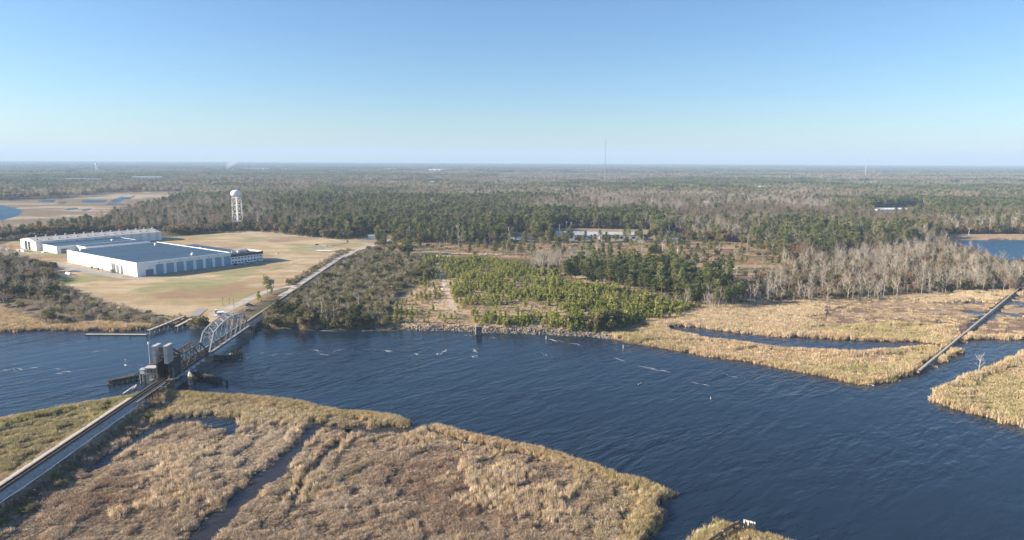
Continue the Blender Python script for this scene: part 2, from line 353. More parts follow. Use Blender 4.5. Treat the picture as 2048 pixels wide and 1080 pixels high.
MARSH = [poly(p) for p in (
    [(-400, 700), (-100, 700), (330, 740), (520, 740), (860, 800), (1100, 850), (1420, 960), (1700, 1020), (1800, 1700), (-1200, 1700)],                 # foreground
    [(1200, 668), (1260, 655), (1330, 630), (1400, 605), (1480, 600), (1600, 596), (1720, 588), (1880, 580), (2060, 570), (2500, 570), (2500, 900), (1900, 900), (1740, 790)],
    [(-300, 590), (0, 612), (100, 645), (200, 642), (330, 640), (330, 680), (-300, 700)],
    [(-400, 460), (-400, 400), (0, 400), (110, 397), (190, 391), (240, 384), (390, 384), (372, 395), (330, 405), (250, 425), (210, 440), (160, 452), (110, 458), (40, 472)],
)]
FIELD = poly([(-260, 505), (-60, 498), (0, 490), (40, 478), (330, 474), (380, 472), (440, 466), (500, 460), (560, 464), (620, 472), (700, 478), (770, 476), (770, 486), (730, 494), (700, 506),
    (650, 528), (600, 556), (540, 590), (500, 612), (470, 626), (430, 640), (360, 640), (330, 630), (260, 626), (200, 606), (150, 588), (115, 572), (90, 548), (60, 528), (0, 512), (-260, 520)], 2.5)
CLEAR = poly([(770, 484), (880, 486), (1000, 484), (1100, 482), (1300, 480), (1480, 484), (1560, 505), (1580, 545), (1500, 560), (1440, 560), (1330, 545), (1200, 530), (1080, 520), (900, 512), (770, 505)], 2.5)
PLANT = poly([(850, 516), (960, 518), (1090, 538), (1180, 550), (1250, 570), (1330, 595), (1410, 605), (1360, 628), (1260, 645), (1190, 662), (1040, 654), (960, 655), (770, 655), (790, 610), (840, 575), (840, 540)], 2.5)
SCRUB = poly([(522, 655), (526, 640), (604, 584), (704, 518), (745, 500), (790, 508), (850, 514), (856, 540), (842, 566), (800, 580), (780, 610), (775, 655)], 2.5)
GROVE = poly([(1120, 562), (1150, 540), (1250, 532), (1350, 542), (1440, 565), (1500, 604), (1430, 612), (1340, 605), (1250, 582)], 2.5)
GREYGROVE = poly([(1060, 540), (1075, 518), (1180, 516), (1200, 535), (1130, 552)], 2.5)
BAREWOOD = poly([(1480, 484), (1330, 478), (1480, 455), (1700, 440), (1890, 462), (1890, 478), (1905, 505), (1950, 520), (2000, 535), (2040, 548), (2060, 575), (1880, 580), (1720, 588), (1600, 598), (1480, 602), (1440, 590), (1500, 566), (1575, 550), (1555, 505)], 2.5)
LEFTWOOD = poly([(-120, 520), (0, 516), (90, 518), (110, 548), (120, 572), (165, 592), (230, 618), (330, 634), (320, 648), (200, 640), (100, 648), (0, 612), (-120, 606)], 2.0)
PINEWOOD = poly([(540, 420), (600, 372), (800, 366), (900, 374), (1010, 400), (1040, 440), (1010, 478), (880, 482), (770, 478), (745, 466), (690, 474), (600, 462), (680, 440)], 8)
WETM = poly([(1660, 675), (1640, 640), (1680, 612), (1760, 600), (1860, 590), (1900, 604), (2048, 590), (2200, 590), (2200, 672), (1900, 676)])
LOTS = [poly(p, 2.5) for p in ([(1105, 487), (1100, 456), (1300, 459), (1312, 482), (1250, 488)], [(1012, 486), (1012, 462), (1062, 466), (1062, 486)], [(1328, 486), (1330, 462), (1370, 466), (1372, 486)], [(715, 486), (735, 466), (790, 468), (780, 486)],
    [(1745, 440), (1750, 416), (1850, 412), (1850, 428), (1800, 436)])]
DYKE = poly([(1880, 476), (1890, 469), (2300, 467), (2300, 480), (1900, 481)], 2.0)

def rx(y): return -148.65 - 0.0348 * (y - 189)
def water_sd(x, y):
    d = np.full(x.shape, 60.0)
    wob = (vnoise(x, y, 3.0, 41) - 0.5) * 2.6 + (vnoise(x, y, 9.0, 42) - 0.5) * 3.4
    for P in WATER: d = np.minimum(d, sdist(P, x, y))
    return d + np.where(np.abs(d) < 20, wob * np.clip(y / 500, 0.25, 1.0) * np.where(y > 900, 2.6, 1.0) * np.where((x > 200) & (y < 600), 1.6, 1), 0)
def marsh_mix(x, y):
    d = np.full(x.shape, 60.0)
    for P in MARSH: d = np.minimum(d, sdist(P, x, y))
    return 1 - sstep(-2, 22, d)
def terrain(x, y, sd=None):
    x = np.asarray(x, float); y = np.asarray(y, float)
    sd = water_sd(x, y) if sd is None else sd
    mm = marsh_mix(x, y)
    top = 0.45 * mm + 2.5 * (1 - mm) + (fbm(x, y, 25, 9) - 0.5) * (0.25 + 0.5 * (1 - mm))
    z = np.clip(sd * 0.38, -1.3, 5)
    k = np.where(z > top, top, z)
    d = x - rx(y)
    em = np.interp(d + (vnoise(x, y, 5, 44) - .5) * .8, [-11, -3.9, 3.9, 8.8], [-2, 4.1, 3.25, -2]); k = np.where(y < 269, np.maximum(k, em), k)
    e2 = np.interp(d, [-9, -3, 3, 9], [-1, 3.6, 3.6, -1]); k = np.where((y > 398) & (y < 690), np.maximum(k, e2), k)
    return np.where((y > 2300) & (sd > 30), 2.5, k)

def cover(x, y, sd):
    A = lambda *c: np.array(c)[None, :]
    def mixc(C, c2, k): return C * (1 - k[:, None]) + c2 * k[:, None]
    f1 = fbm(x, y, 90, 1); f2 = fbm(x, y, 18, 2); f3 = fbm(x * 0.35, y, 14, 3); wob = (fbm(x, y, 22, 6) - 0.5) * 16
    C = np.repeat(A(0.095, 0.082, 0.052), len(x), 0)
    C = mixc(C, A(0.17, 0.13, 0.085), sstep(0.45, 0.62, f1))
    # far land: clearings and fields between the woods
    far = sstep(2500, 4500, y); f4 = fbm(x, y, 700, 12)
    C = mixc(C, A(0.085, 0.095, 0.05), far); C = mixc(C, A(0.22, 0.18, 0.12), far * sstep(0.56, 0.66, f4))
    mm = marsh_mix(x, y)
    ms = mixc(np.repeat(A(0.17, 0.13, 0.09), len(x), 0), A(0.34, 0.265, 0.17), sstep(0.4, 0.62, f2))
    ms = mixc(ms, A(0.10, 0.072, 0.055), sstep(0.55, 0.7, fbm(x, y, 40, 8)))
    wet = 1 - sstep(-8, 10, sdist(WETM, x, y) + wob)
    ms = mixc(ms, mixc(np.repeat(A(0.22, 0.145, 0.105), len(x), 0), A(0.36, 0.275, 0.185), sstep(.48, .62, fbm(x * .3, y, 14, 23))), wet)
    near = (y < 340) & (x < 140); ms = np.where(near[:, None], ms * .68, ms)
    bayk = sstep(1000, 1100, y)
    ms = mixc(ms, mixc(np.repeat(A(0.20, 0.155, 0.105), len(x), 0), A(0.36, 0.30, 0.21), sstep(0.5, 0.6, fbm(x * 0.3, y, 60, 21))), bayk)
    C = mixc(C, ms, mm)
    dF = sdist(FIELD, x, y) + wob * 0.5
    fld = mixc(np.repeat(A(0.38, 0.285, 0.165), len(x), 0), A(0.47, 0.375, 0.24), sstep(0.45, 0.6, f3))
    fld = mixc(fld, A(0.31, 0.215, 0.13), sstep(0.52, 0.66, fbm(x, y, 60, 15)))
    fld = mixc(fld, A(0.27, 0.26, 0.125), 0.8 * sstep(0.54, 0.70, fbm(x, y, 40, 16)))
    C = mixc(C, fld, 1 - sstep(-4, 6, dF))
    gp = G(120, 563, 2.5); C = mixc(C, A(0.16, 0.22, 0.06), np.exp(-(((x - gp[0]) / 14) ** 2 + ((y - gp[1]) / 12) ** 2)))
    tp = G(600, 470, 2.5); C = mixc(C, A(0.36, 0.32, 0.27), 0.8 * np.exp(-(((x - tp[0]) / 70) ** 2 + ((y - tp[1]) / 40) ** 2)) * sstep(0.42, 0.55, f3))
    clr = mixc(np.repeat(A(0.27, 0.17, 0.105), len(x), 0), A(0.38, 0.265, 0.17), sstep(0.42, 0.6, f3))
    clr = mixc(clr, A(0.13, 0.13, 0.055), sstep(0.52, 0.64, f2)); C = mixc(C, clr, 1 - sstep(-6, 6, sdist(CLEAR, x, y) + wob))
    pl = mixc(np.repeat(A(0.40, 0.285, 0.18), len(x), 0), A(0.52, 0.40, 0.275), sstep(0.45, 0.62, f2))
    pl = mixc(pl, A(0.15, 0.14, 0.06), 0.7 * sstep(0.5, 0.65, fbm(x, y, 30, 18))); C = mixc(C, pl, 1 - sstep(-4, 5, sdist(PLANT, x, y) + wob * 0.6))
    C = mixc(C, A(0.17, 0.135, 0.085), 1 - sstep(-4, 5, sdist(SCRUB, x, y) + wob * 0.4))
    for P in LOTS: C = mixc(C, A(0.30, 0.25, 0.17), 1 - sstep(-2, 4, sdist(P, x, y)))
    C = mixc(C, A(0.37, 0.27, 0.17), (1 - sstep(-2, 3, sdist(DYKE, x, y))))
    # mud and waterlogged edge
    C = mixc(C, A(0.06, 0.048, 0.036), 1 - sstep(0.2, 1.8, sd))
    return np.clip(C, 0, 1)

rows = np.concatenate([np.geomspace(70, 330, 230)[:-1], np.geomspace(330, 1500, 250)[:-1], np.geomspace(1500, 17600, 64)])
cols = np.linspace(-1.02, 1.02, 520)
Yg, Tg = np.meshgrid(rows, cols, indexing='ij')
Xg = Tg * (Yg * 0.86 + 60)
gx, gy = Xg.ravel(), Yg.ravel()
gsd = water_sd(gx, gy); gz = terrain(gx, gy, gsd)
gme = grid_mesh('ground', np.stack([gx, gy, gz], 1), len(rows), len(cols), M['ground'], cover(gx, gy, gsd))
tag(link('ground', gme), kind='structure')
def tz(x, y): return float(terrain(np.array([x]), np.array([y]))[0])

flat('river', [(-900, 60), (900, 60), (900, 610), (-900, 610)], 0.0, M['river'])
for q in (0, 1, 2): flat('creek', CREEKS[q], 0.006, M['creekw'])
flat('pond', [(280, 611), (1400, 611), (1400, 1100), (280, 1100)], 0.0, M['pondw'])
flat('bay', [(-2600, 900), (-620, 900), (-620, 2000), (-2600, 2000)], 0.0, M['pondw'])

def ribbon(name, pts, z, mt, kind='structure', wob=0.0, step=6.0):
    """road sheet: pts = (x, y, width); edges a little uneven"""
    P = []; 
    for i in range(len(pts) - 1):
        a, b = np.array(pts[i]), np.array(pts[i + 1]); n = max(1, int(np.hypot(*(b - a)[:2]) / step))
        for k in range(n): P.append(a + (b - a) * k / n)
    P.append(np.array(pts[-1])); P = np.array(P)
    for _ in range(3): P[1:-1] = (P[:-2] + P[1:-1] * 2 + P[2:]) / 4
    T = np.gradient(P[:, :2], axis=0); T /= np.linalg.norm(T, axis=1)[:, None]; Nn = np.stack([-T[:, 1], T[:, 0]], 1)
    wl_ = P[:, 2] / 2 + (RNG.random(len(P)) - .5) * wob; wr = P[:, 2] / 2 + (RNG.random(len(P)) - .5) * wob
    Lp = P[:, :2] + Nn * wl_[:, None]; Rp = P[:, :2] - Nn * wr[:, None]
    v = []
    for l, c, r in zip(Lp, P, Rp):
        for q in (l, c[:2], r): v.append((q[0], q[1], (tz(q[0], q[1]) if z is None else z)))
    if z is None: v = [(a, b, c + 0.12) for a, b, c in v]
    f = []
    for i in range(len(P) - 1): f += [(3*i, 3*i+1, 3*i+4, 3*i+3), (3*i+1, 3*i+2, 3*i+5, 3*i+4)]
    me = bpy.data.meshes.new(name); me.from_pydata(v, [], f); me.materials.append(mt); me.update()
    if me.polygons[0].normal.z < 0: me.flip_normals()
    return tag(link(name, me), kind=kind)
def rp(*p): return [(*G(u, v, 2.6), wd) for u, v, wd in p]
ribbon('gravel_road', rp((425, 632, 9), (452, 619, 10), (480, 607, 9), (505, 595, 7), (530, 583, 6), (556, 576, 6), (578, 572, 6), (598, 571, 6)), None, M['gravel'], wob=1.4)
ribbon('gravel_road', rp((694, 508, 7), (712, 500, 8), (735, 494, 8), (765, 486, 8), (800, 474, 7), (850, 466, 6)), None, M['gravel'], wob=1.4)
ribbon('side_road', rp((600, 497, 4), (640, 500, 6), (690, 500, 8), (735, 492, 9)), None, M['sand'], wob=1.5)
ribbon('gravel_trail', rp((566, 592, 7), (596, 574, 9), (630, 551, 10), (660, 531, 10), (690, 511, 9), (708, 502, 7)), None, M['gravel'], wob=1.8)
ribbon('field_track', rp((330, 490, 4), (420, 487, 3.5), (520, 484, 3.5), (610, 487, 4), (690, 497, 5)), None, M['fieldtrack'], wob=1.6)
ribbon('field_track', rp((540, 474, 9), (590, 471, 12), (640, 476, 9), (690, 484, 6), (740, 487, 5)), None, M['fieldtrack'], wob=5)
ribbon('field_track', rp((530, 541, 3), (580, 528, 2.6), (630, 515, 2.6), (680, 506, 3)), None, M['fieldtrack'], wob=1.2)
ribbon('drain_ditch', rp((640, 493, 1.6), (680, 489, 1.6), (694, 487, 1.8), (697, 483, 1.8), (694, 480, 1.6)), None, M['mud'], wob=.5)
ribbon('sandy_track', rp((874, 524, 3), (880, 540, 3.5), (888, 565, 4), (897, 590, 4), (904, 612, 4.5), (912, 622, 6)), None, M['sand'], wob=1.2)
ribbon('sandy_lane', rp((800, 506, 6), (850, 503, 7), (900, 506, 7), (960, 508, 7), (1010, 508, 6)), None, M['sand'], wob=2.0)
ribbon('plantation_lane', rp((960, 628, 3), (1040, 630, 3), (1120, 629, 3), (1200, 625, 3)), None, M['sand'], wob=1.0)

# ------------------------------------------------------------------ scatter (stuff only)
def tri_mesh(name, V, mats, mi=None):
    n = len(V) // 3; me = bpy.data.meshes.new(name)
    me.vertices.add(len(V)); me.vertices.foreach_set('co', np.asarray(V, np.float32).ravel())
    me.loops.add(3 * n); me.loops.foreach_set('vertex_index', np.arange(3 * n, dtype=np.int32))
    me.polygons.add(n); me.polygons.foreach_set('loop_start', np.arange(0, 3 * n, 3, dtype=np.int32))
    me.update(calc_edges=True)
    for m in mats: me.materials.append(m)
    if mi is not None: me.polygons.foreach_set('material_index', np.asarray(mi, np.int32))
    return me
def scatter(name, protos, pts, rot, scl, idx, tint, label, mats=(), cat=None):
    pc = bpy.data.collections.new(name + '_kinds')
    for i, me in enumerate(protos): pc.objects.link(bpy.data.objects.new('%s_kind_%02d' % (name, i), me))
    me = bpy.data.meshes.new(name); n = len(pts)
    me.vertices.add(n); me.vertices.foreach_set('co', np.asarray(pts, np.float32).ravel())
    for an, ty, arr, fld in (('rot', 'FLOAT_VECTOR', rot, 'vector'), ('scl', 'FLOAT_VECTOR', scl, 'vector'), ('idx', 'INT', idx, 'value'), ('tint', 'FLOAT_VECTOR', tint, 'vector')):
        a = me.attributes.new(an, ty, 'POINT'); a.data.foreach_set(fld, np.ascontiguousarray(arr, np.int32 if ty == 'INT' else np.float32).ravel())
    me.update(); o = tag(link(name, me), label, cat, kind='stuff')
    ng = bpy.data.node_groups.new(name, 'GeometryNodeTree')
    ng.interface.new_socket('Geometry', in_out='INPUT', socket_type='NodeSocketGeometry'); ng.interface.new_socket('Geometry', in_out='OUTPUT', socket_type='NodeSocketGeometry')
    N, L = ng.nodes, ng.links; gi = N.new('NodeGroupInput'); go = N.new('NodeGroupOutput')
    ip = N.new('GeometryNodeInstanceOnPoints'); ci = N.new('GeometryNodeCollectionInfo'); ci.inputs['Collection'].default_value = pc
    ci.inputs['Separate Children'].default_value = True; ci.inputs['Reset Children'].default_value = True
    def attr(nm, ty):
        a = N.new('GeometryNodeInputNamedAttribute'); a.data_type = ty; a.inputs[0].default_value = nm; return a.outputs[0]
    L.new(gi.outputs[0], ip.inputs['Points']); L.new(ci.outputs[0], ip.inputs['Instance']); ip.inputs['Pick Instance'].default_value = True
    L.new(attr('idx', 'INT'), ip.inputs['Instance Index']); L.new(attr('rot', 'FLOAT_VECTOR'), ip.inputs['Rotation']); L.new(attr('scl', 'FLOAT_VECTOR'), ip.inputs['Scale'])
    L.new(ip.outputs[0], go.inputs[0])
    md = o.modifiers.new('scatter', 'NODES'); md.node_group = ng
    return o
def in_view(x, y, z=1.0, mu=70, mv=90):
    u, v = proj(x, y, z); return (u > -mu) & (u < 2048 + mu) & (v < 1080 + mv)
def zrot(n, tilt=0.0):
    r = np.zeros((n, 3)); r[:, 2] = RNG.random(n) * 6.283; r[:, :2] = RNG.normal(0, tilt, (n, 2)) if tilt else 0; return r

# ------------------------------------------------------------------ the railway: embankment, track
def rx(y): return -148.65 - 0.0348 * (y - 189)
RAIL_Z = 5.0
def strip_solid(name, y0, y1, prof, mt, kind='structure', step=8.0, jit=0.0):
    """cross-section prof [(dx, z)] swept along the line"""
    ys = np.linspace(y0, y1, max(2, int((y1 - y0) / step))); mb = MB(); n = len(prof)
    for y in ys:
        for d, z in prof:
            j = (random.random() - .5) * jit if z < 3 else 0
            mb.v.append((rx(y) + d + j, y, z))
    for i in range(len(ys) - 1):
        for k in range(n - 1):
            mb.f.append((i * n + k, i * n + k + 1, (i + 1) * n + k + 1, (i + 1) * n + k)); mb.m.append(0)
    mb.f.append(tuple(range(n))); mb.m.append(0); mb.f.append(tuple(reversed([(len(ys) - 1) * n + k for k in range(n)]))); mb.m.append(0)
    me = mb.mesh(name, [mt]); return tag(link(name, me), kind=kind)
strip_solid('railway_embankment', 90, 268, [(-4.4, 3.4), (-3.7, 4.25), (-2.2, 4.6), (1.9, 4.6), (3.7, 3.55), (4.2, 2.4)], M['ballast'], jit=0.0)
strip_solid('railway_embankment', 398, 678, [(-3.6, 2.6), (-3.2, 3.7), (-2.2, 4.3), (2.0, 4.3), (3.4, 3.5), (3.9, 2.6)], M['ballast'], jit=0.0)

def make_track(label, y0, y1, z, ties=True):
    t = thing('railway_track', label, 'railway track', (rx((y0 + y1) / 2), (y0 + y1) / 2, z - 0.25))
    cx, cy, cz = t.location
    n = max(2, int((y1 - y0) / 20)); ys = np.linspace(y0, y1, n)
    for s in (-0.78, 0.78):
        mb = MB(); bb = MB()
        for a, b in zip(ys[:-1], ys[1:]):
            mb.beam((rx(a) + s - cx, a - cy, 0.20), (rx(b) + s - cx, b - cy, 0.20), 0.15, 0.20)
            bb.beam((rx(a) + s * 1.05 - cx, a - cy, 0.05), (rx(b) + s * 1.05 - cx, b - cy, 0.05), 0.62, 0.06)  # strip along each rail: rust stain, with the rail's shadow painted in
        part('rail', mb, M['rail'], t); part('stain_and_shade_band', bb, M['stainshade'], t)
    mb = MB(); y = y0
    while y < y1:
        x = rx(y) - cx + random.uniform(-.06, .06); mb.box((x - 1.3, y - cy - 0.13, -0.12), (x + 1.3, y - cy + 0.13, 0.045)); y += 0.6
    o = part('tie', mb, M['tie'], t); o['kind'] = 'stuff'
    return t
make_track('railway track on the pale embankment crossing the foreground marsh', 92, 284, RAIL_Z)
make_track('railway track leading from the steel truss bridge into the far woods', 400, 676, 4.62)
pp = thing('cable_pipe', 'thin pale pipe lying along the foot of the railway embankment', 'pipe', (-140, 190, 1.3))
mb = MB(); ys = np.linspace(100, 266, 24)
pv = [(rx(y) + 3.95 + math.sin(y * .13) * .12 + math.sin(y * .041) * .2 + 140, y - 190, 2.25 + math.sin(y * .21) * .06) for y in ys]
for a, b in zip(pv[:-1], pv[1:]): mb.tube(a, b, 0.13, n=6)
part('pipe', mb, M['white'], pp)
mb = MB()
for a in pv[::3]: mb.box((a[0] - .2, a[1] - .2, .6), (a[0] + .2, a[1] + .2, a[2] - .1))
part('support', mb, M['timber'], pp)['kind'] = 'stuff'

# ------------------------------------------------------------------ the railway bridge
HEAD = math.atan2(0.0348, 1.0)      # the line drifts to -X as it goes away
def along(name, label, cat, y, z=0, group=None, off=0.0):
    return thing(name, label, cat, (rx(y) + off, y, z), HEAD, group)

# approach trestle between embankment and bascule pier
t = along('approach_trestle', 'short dark timber approach trestle between embankment and bascule pier', 'trestle', 268)
part('deck', MB().box((-2.2, 0, 4.0), (2.2, 22, 4.75)), M['timber'], t)
part('walkway', MB().box((2.3, -6, 4.5), (3.2, 19, 4.62)), M['tie'], t)
for y in (3, 8, 13, 18, 21):
    part('cap', MB().box((-2.8, y - .3, 3.3), (2.8, y + .3, 4.0)), M['timber'], t)
    for dx in (-2.2, -.75, .75, 2.2): part('pile', MB().tube((dx * 1.15, y, -2), (dx, y, 3.3), 0.22, 0.2, 7), M['timber'], t)
make_track('railway track crossing the approach trestle and the bascule span', 284, 334, RAIL_Z)
make_track('railway track running through the grey truss span', 334, 400, RAIL_Z)

# through truss
t = along('truss_bridge', 'silver grey curved-top through truss railway span reaching the far bank', 'truss bridge', 334.6)
NP = 8; PL = 57.5 / NP; TOPZ = [None, 12.9, 14.4, 15.3, 15.6, 15.3, 14.4, 12.9, None]; BZ = 4.3; HW = 2.75
for s in (-HW, HW):
    B = [(s, i * PL, BZ) for i in range(NP + 1)]; T = [(s, i * PL, TOPZ[i]) if TOPZ[i] else None for i in range(NP + 1)]
    for i in range(NP):
        part('bottom_chord', MB().beam(B[i], B[i + 1], .42, .55), M['silver'], t)
    part('end_post', MB().beam(B[0], T[1], .62, .55), M['silver'], t); part('end_post', MB().beam(B[NP], T[NP - 1], .62, .55), M['silver'], t)
    for i in range(1, NP - 1): part('top_chord', MB().beam(T[i], T[i + 1], .62, .5), M['silver'], t)
    for i in range(1, NP): part('vertical_post', MB().beam(B[i], T[i], .32, .30), M['silver'], t)
    for i in range(1, NP // 2):
        part('diagonal', MB().beam(T[i], B[i + 1], .28, .34), M['silver'], t); part('diagonal', MB().beam(T[NP - i], B[NP - i - 1], .28, .34), M['silver'], t)
    for i in (3, 4): part('counter_brace', MB().beam(B[i], T[i + 1], .16, .16), M['silver'], t)
    part('hand_rail', MB().beam((s * 1.12, 0, BZ + 1.5), (s * 1.12, NP * PL, BZ + 1.5), .09), M['silver'], t)
for i in range(1, NP):
    z = TOPZ[i]; part('top_strut', MB().beam((-HW, i * PL, z), (HW, i * PL, z), .42, .42), M['silver'], t)
    part('sway_brace', MB().beam((-HW, i * PL, z - 2.0), (HW, i * PL, z - 2.0), .2, .25).beam((-HW, i * PL, z - 2.0), (0, i * PL, z), .14).beam((HW, i * PL, z - 2.0), (0, i * PL, z), .14), M['silver'], t)
    if i < NP - 1:
        z2 = TOPZ[i + 1]; part('lateral_brace', MB().beam((-HW, i * PL, z), (HW, (i + 1) * PL, z2), .2), M['silver'], t); part('lateral_brace', MB().beam((HW, i * PL, z), (-HW, (i + 1) * PL, z2), .2), M['silver'], t)
for (y0, y1) in ((0, PL), (NP * PL, (NP - 1) * PL)):          # portal bracing on the sloping end frames
    zt = 12.9; f = lambda k, s: (s, y0 + (y1 - y0) * k, BZ + (zt - BZ) * k)
    part('portal_brace', MB().beam(f(.76, -HW), f(.76, HW), .3, .3).beam(f(.76, -HW), f(.99, 0), .18).beam(f(.76, HW), f(.99, 0), .18).beam(f(.55, -HW), f(.76, -HW * .35), .2).beam(f(.55, HW), f(.76, HW * .35), .2), M['silver'], t)
for i in range(NP + 1): part('floor_beam', MB().beam((-HW, i * PL, BZ - .25), (HW, i * PL, BZ - .25), .35, .8), M['darksteel'], t)
for s in (-.9, .9): part('stringer', MB().beam((s, 0, BZ - .1), (s, NP * PL, BZ - .1), .35, .6), M['darksteel'], t)
part('plate_girder', MB().beam((HW + .05, 0.4, BZ - .95), (HW + .05, NP * PL - .3, BZ - .95), .25, 1.3), M['rust'], t)
part('deck', MB().box((-1.5, 0, BZ + .25), (1.5, NP * PL, BZ + .42)), M['timber'], t)
part('walkway', MB().box((HW + .35, 0, BZ + .1), (HW + 1.25, NP * PL, BZ + .2)), M['silver'], t)

# bascule span, rolling segments, counterweights
t = along('bascule_bridge', 'lowered rusty brown bascule span with two tall counterweight slabs and rolling segments', 'bascule bridge', 287)
R = M['rust']; HB = 2.55
Tn = [(9, 14.5), (15, 12.7), (22, 12.0), (30, 11.8), (38.5, 11.8)]; Bn = [2.5, 15, 22, 30, 38.5, 47]
for s in (-HB, HB):
    for a, b in zip(Tn[:-1], Tn[1:]): part('top_chord', MB().beam((s, *a), (s, *b), .55, .5), R, t)
    for a, b in zip(Bn[:-1], Bn[1:]): part('bottom_chord', MB().beam((s, a, 4.4), (s, b, 4.4), .5, .9), M['darksteel'], t)
    part('end_post', MB().beam((s, *Tn[-1]), (s, 47, 4.5), .5, .45), R, t)
    for k, (y, z) in enumerate(Tn[1:], 1):
        part('vertical_post', MB().beam((s, y, 4.4), (s, y, z), .34, .34), R, t)
        yb = Tn[k - 1] if k % 2 == 0 else None
        if k % 2: part('diagonal', MB().beam((s, Bn[k - 1], 4.5), (s, y, z), .36), R, t)
        else: part('diagonal', MB().beam((s, *Tn[k - 1]), (s, y, 4.5), .36), R, t)
    part('diagonal', MB().beam((s, 30, 4.5), (s, 38.5, 11.8), .36), R, t)
    # rolling segment: toothed circular girder under each counterweight
    seg = MB(); n = 14; arc = [(4 + 6.2 * math.cos(a), 9.4 + 6.2 * math.sin(a)) for a in np.linspace(math.radians(150), math.radians(318), n)]
    ring = [(9.0, 12.2)] + [(2.0, 13.0)] + arc
    k = len(seg.v); x0, x1 = s - .35, s + .35
    seg.v += [(x0, y, z) for y, z in ring] + [(x1, y, z) for y, z in ring]; m_ = len(ring)
    seg.f += [tuple(range(m_)), tuple(range(2 * m_ - 1, m_ - 1, -1))] + [(i, m_ + i, m_ + (i + 1) % m_, (i + 1) % m_) for i in range(m_)]; seg.m += [0] * (m_ + 2)
    part('rolling_segment', seg, M['darksteel'], t)
    rim = MB()
    for a, b in zip(arc[:-1], arc[1:]): rim.beam((s, *a), (s, *b), 1.0, .28, up=(1, 0, 0))
    part('segment_rim', rim, R, t)
    part('segment_rib', MB().beam((s + .42, 4, 9.4), (s + .42, 1, 4.4), .12, .3).beam((s + .42, 4, 9.4), (s + .42, 7, 4.6), .12, .3).beam((s + .42, 4, 9.4), (s + .42, -1.6, 8), .12, .3), R, t)
    # counterweight slab and its arms
    cw = MB().box((s * .95 - .75, -4.4, 12.0), (s * .95 + .75, 1.2, 19.6))
    c = part('counterweight', cw, M['concrete'], t)
    part('casting_joint', MB().box((s * .95 - .765, -4.415, 15.8), (s * .95 + .765, 1.215, 15.9)).box((s * .95 - .765, -4.415, 13.9), (s * .95 + .765, 1.215, 13.98)).box((s * .95 - .765, -4.415, 17.7), (s * .95 + .765, 1.215, 17.78)), M['pier'], c)
    part('cap', MB().box((s * .95 - .85, -4.5, 19.6), (s * .95 + .85, 1.3, 19.85)), M['lightgrey'], c)
    part('counterweight_arm', MB().beam((s, 1.2, 17.5), (s, 10, 12.6), .5, .8).beam((s, .9, 14), (s, 10, 12.4), .4, .6), R, t)
    part('counterweight_leg', MB().beam((s, -3.6, 12.7), (s, -1.2, 8.5), .45).beam((s, .2, 12.7), (s, 2.5, 9), .45), R, t)
    part('track_girder', MB().box((s - .5, -4, 2.2), (s + .5, 12, 3.2)), M['darksteel'], t)
part('cross_truss', MB().beam((-HB, -1, 18.2), (HB, -1, 18.2), .35).beam((-HB, -1, 13.4), (HB, -1, 13.4), .35).beam((-HB, -1, 18.2), (HB, -1, 13.4), .25).beam((HB, -1, 18.2), (-HB, -1, 13.4), .25), R, t)
for y, z in Tn[1:]: part('top_strut', MB().beam((-HB, y, z), (HB, y, z), .38), R, t)
for (a, b) in zip(Tn[1:-1], Tn[2:]): part('lateral_brace', MB().beam((-HB, *a), (HB, *b), .2).beam((HB, *a), (-HB, *b), .2), R, t)
part('deck', MB().box((-1.6, 0, 4.3), (1.6, 47, 4.68)), M['timber'], t)
part('plate_girder', MB().beam((HB + .2, 5, 3.4), (HB + .2, 47, 3.4), .3, 1.5), M['darksteel'], t)
part('walkway', MB().box((HB + .8, -8, 4.0), (HB + 1.7, 40, 4.12)), M['paletimber'], t)
for k in range(6): part('walkway_plank', MB().box((HB + 1.75, 6 + k * 5.4, 3.95), (HB + 2.6, 9.6 + k * 5.4, 4.05)), M['lightgrey'], t)
part('pier', MB().box((-4.6, -6, -2), (4.6, 10, 2.2)), M['pier'], t)
part('column', MB().box((3.0, -1, 2.2), (3.8, 0, 9.0)).box((3.0, 7, 2.2), (3.8, 8, 9.0)).box((-3.8, -1, 2.2), (-3.0, 0, 9.0)), M['pier'], t)
part('machinery_cabinet', MB().box((2.9, -6.2, 1.6), (5.1, -3.6, 5.0)).box((2.7, -6.4, 5.0), (5.3, -3.4, 5.3)), M['rust'], t)
part('machinery_cabinet', MB().box((-5.6, -4.5, 2.2), (-4.0, -2, 4.6)), M['pier'], t)
for o in t.children:
    if o.name.split('.')[0] in ('rolling_segment', 'segment_rim', 'segment_rib', 'counterweight', 'counterweight_arm', 'counterweight_leg', 'track_girder', 'cross_truss', 'pier', 'column', 'machinery_cabinet'): o.location.y = 7.0
t2 = along('bridge_pier', 'stained concrete rest pier under the joint of the two bridge spans', 'pier', 334.2)
part('shaft', MB().box((-4.2, -1.6, -2), (4.2, 1.6, 3.0)), M['pier'], t2); part('cap', MB().box((-4.6, -1.9, 3.0), (4.6, 1.9, 3.6)), M['concrete'], t2)
t2 = along('bridge_abutment', 'dark timber and concrete abutment carrying the far end of the truss', 'abutment', 393.5)
part('wall', MB().box((-5, -2.2, -1.5), (5, 5, 3.7)), M['pier'], t2)
for i in range(9): part('pile', MB().tube((3.6 + i * .95, -3.2 + i * .5, -1.5), (3.6 + i * .95, -3.2 + i * .5, 3.1 - .12 * i), .24, .22, 7), M['timber'], t2)
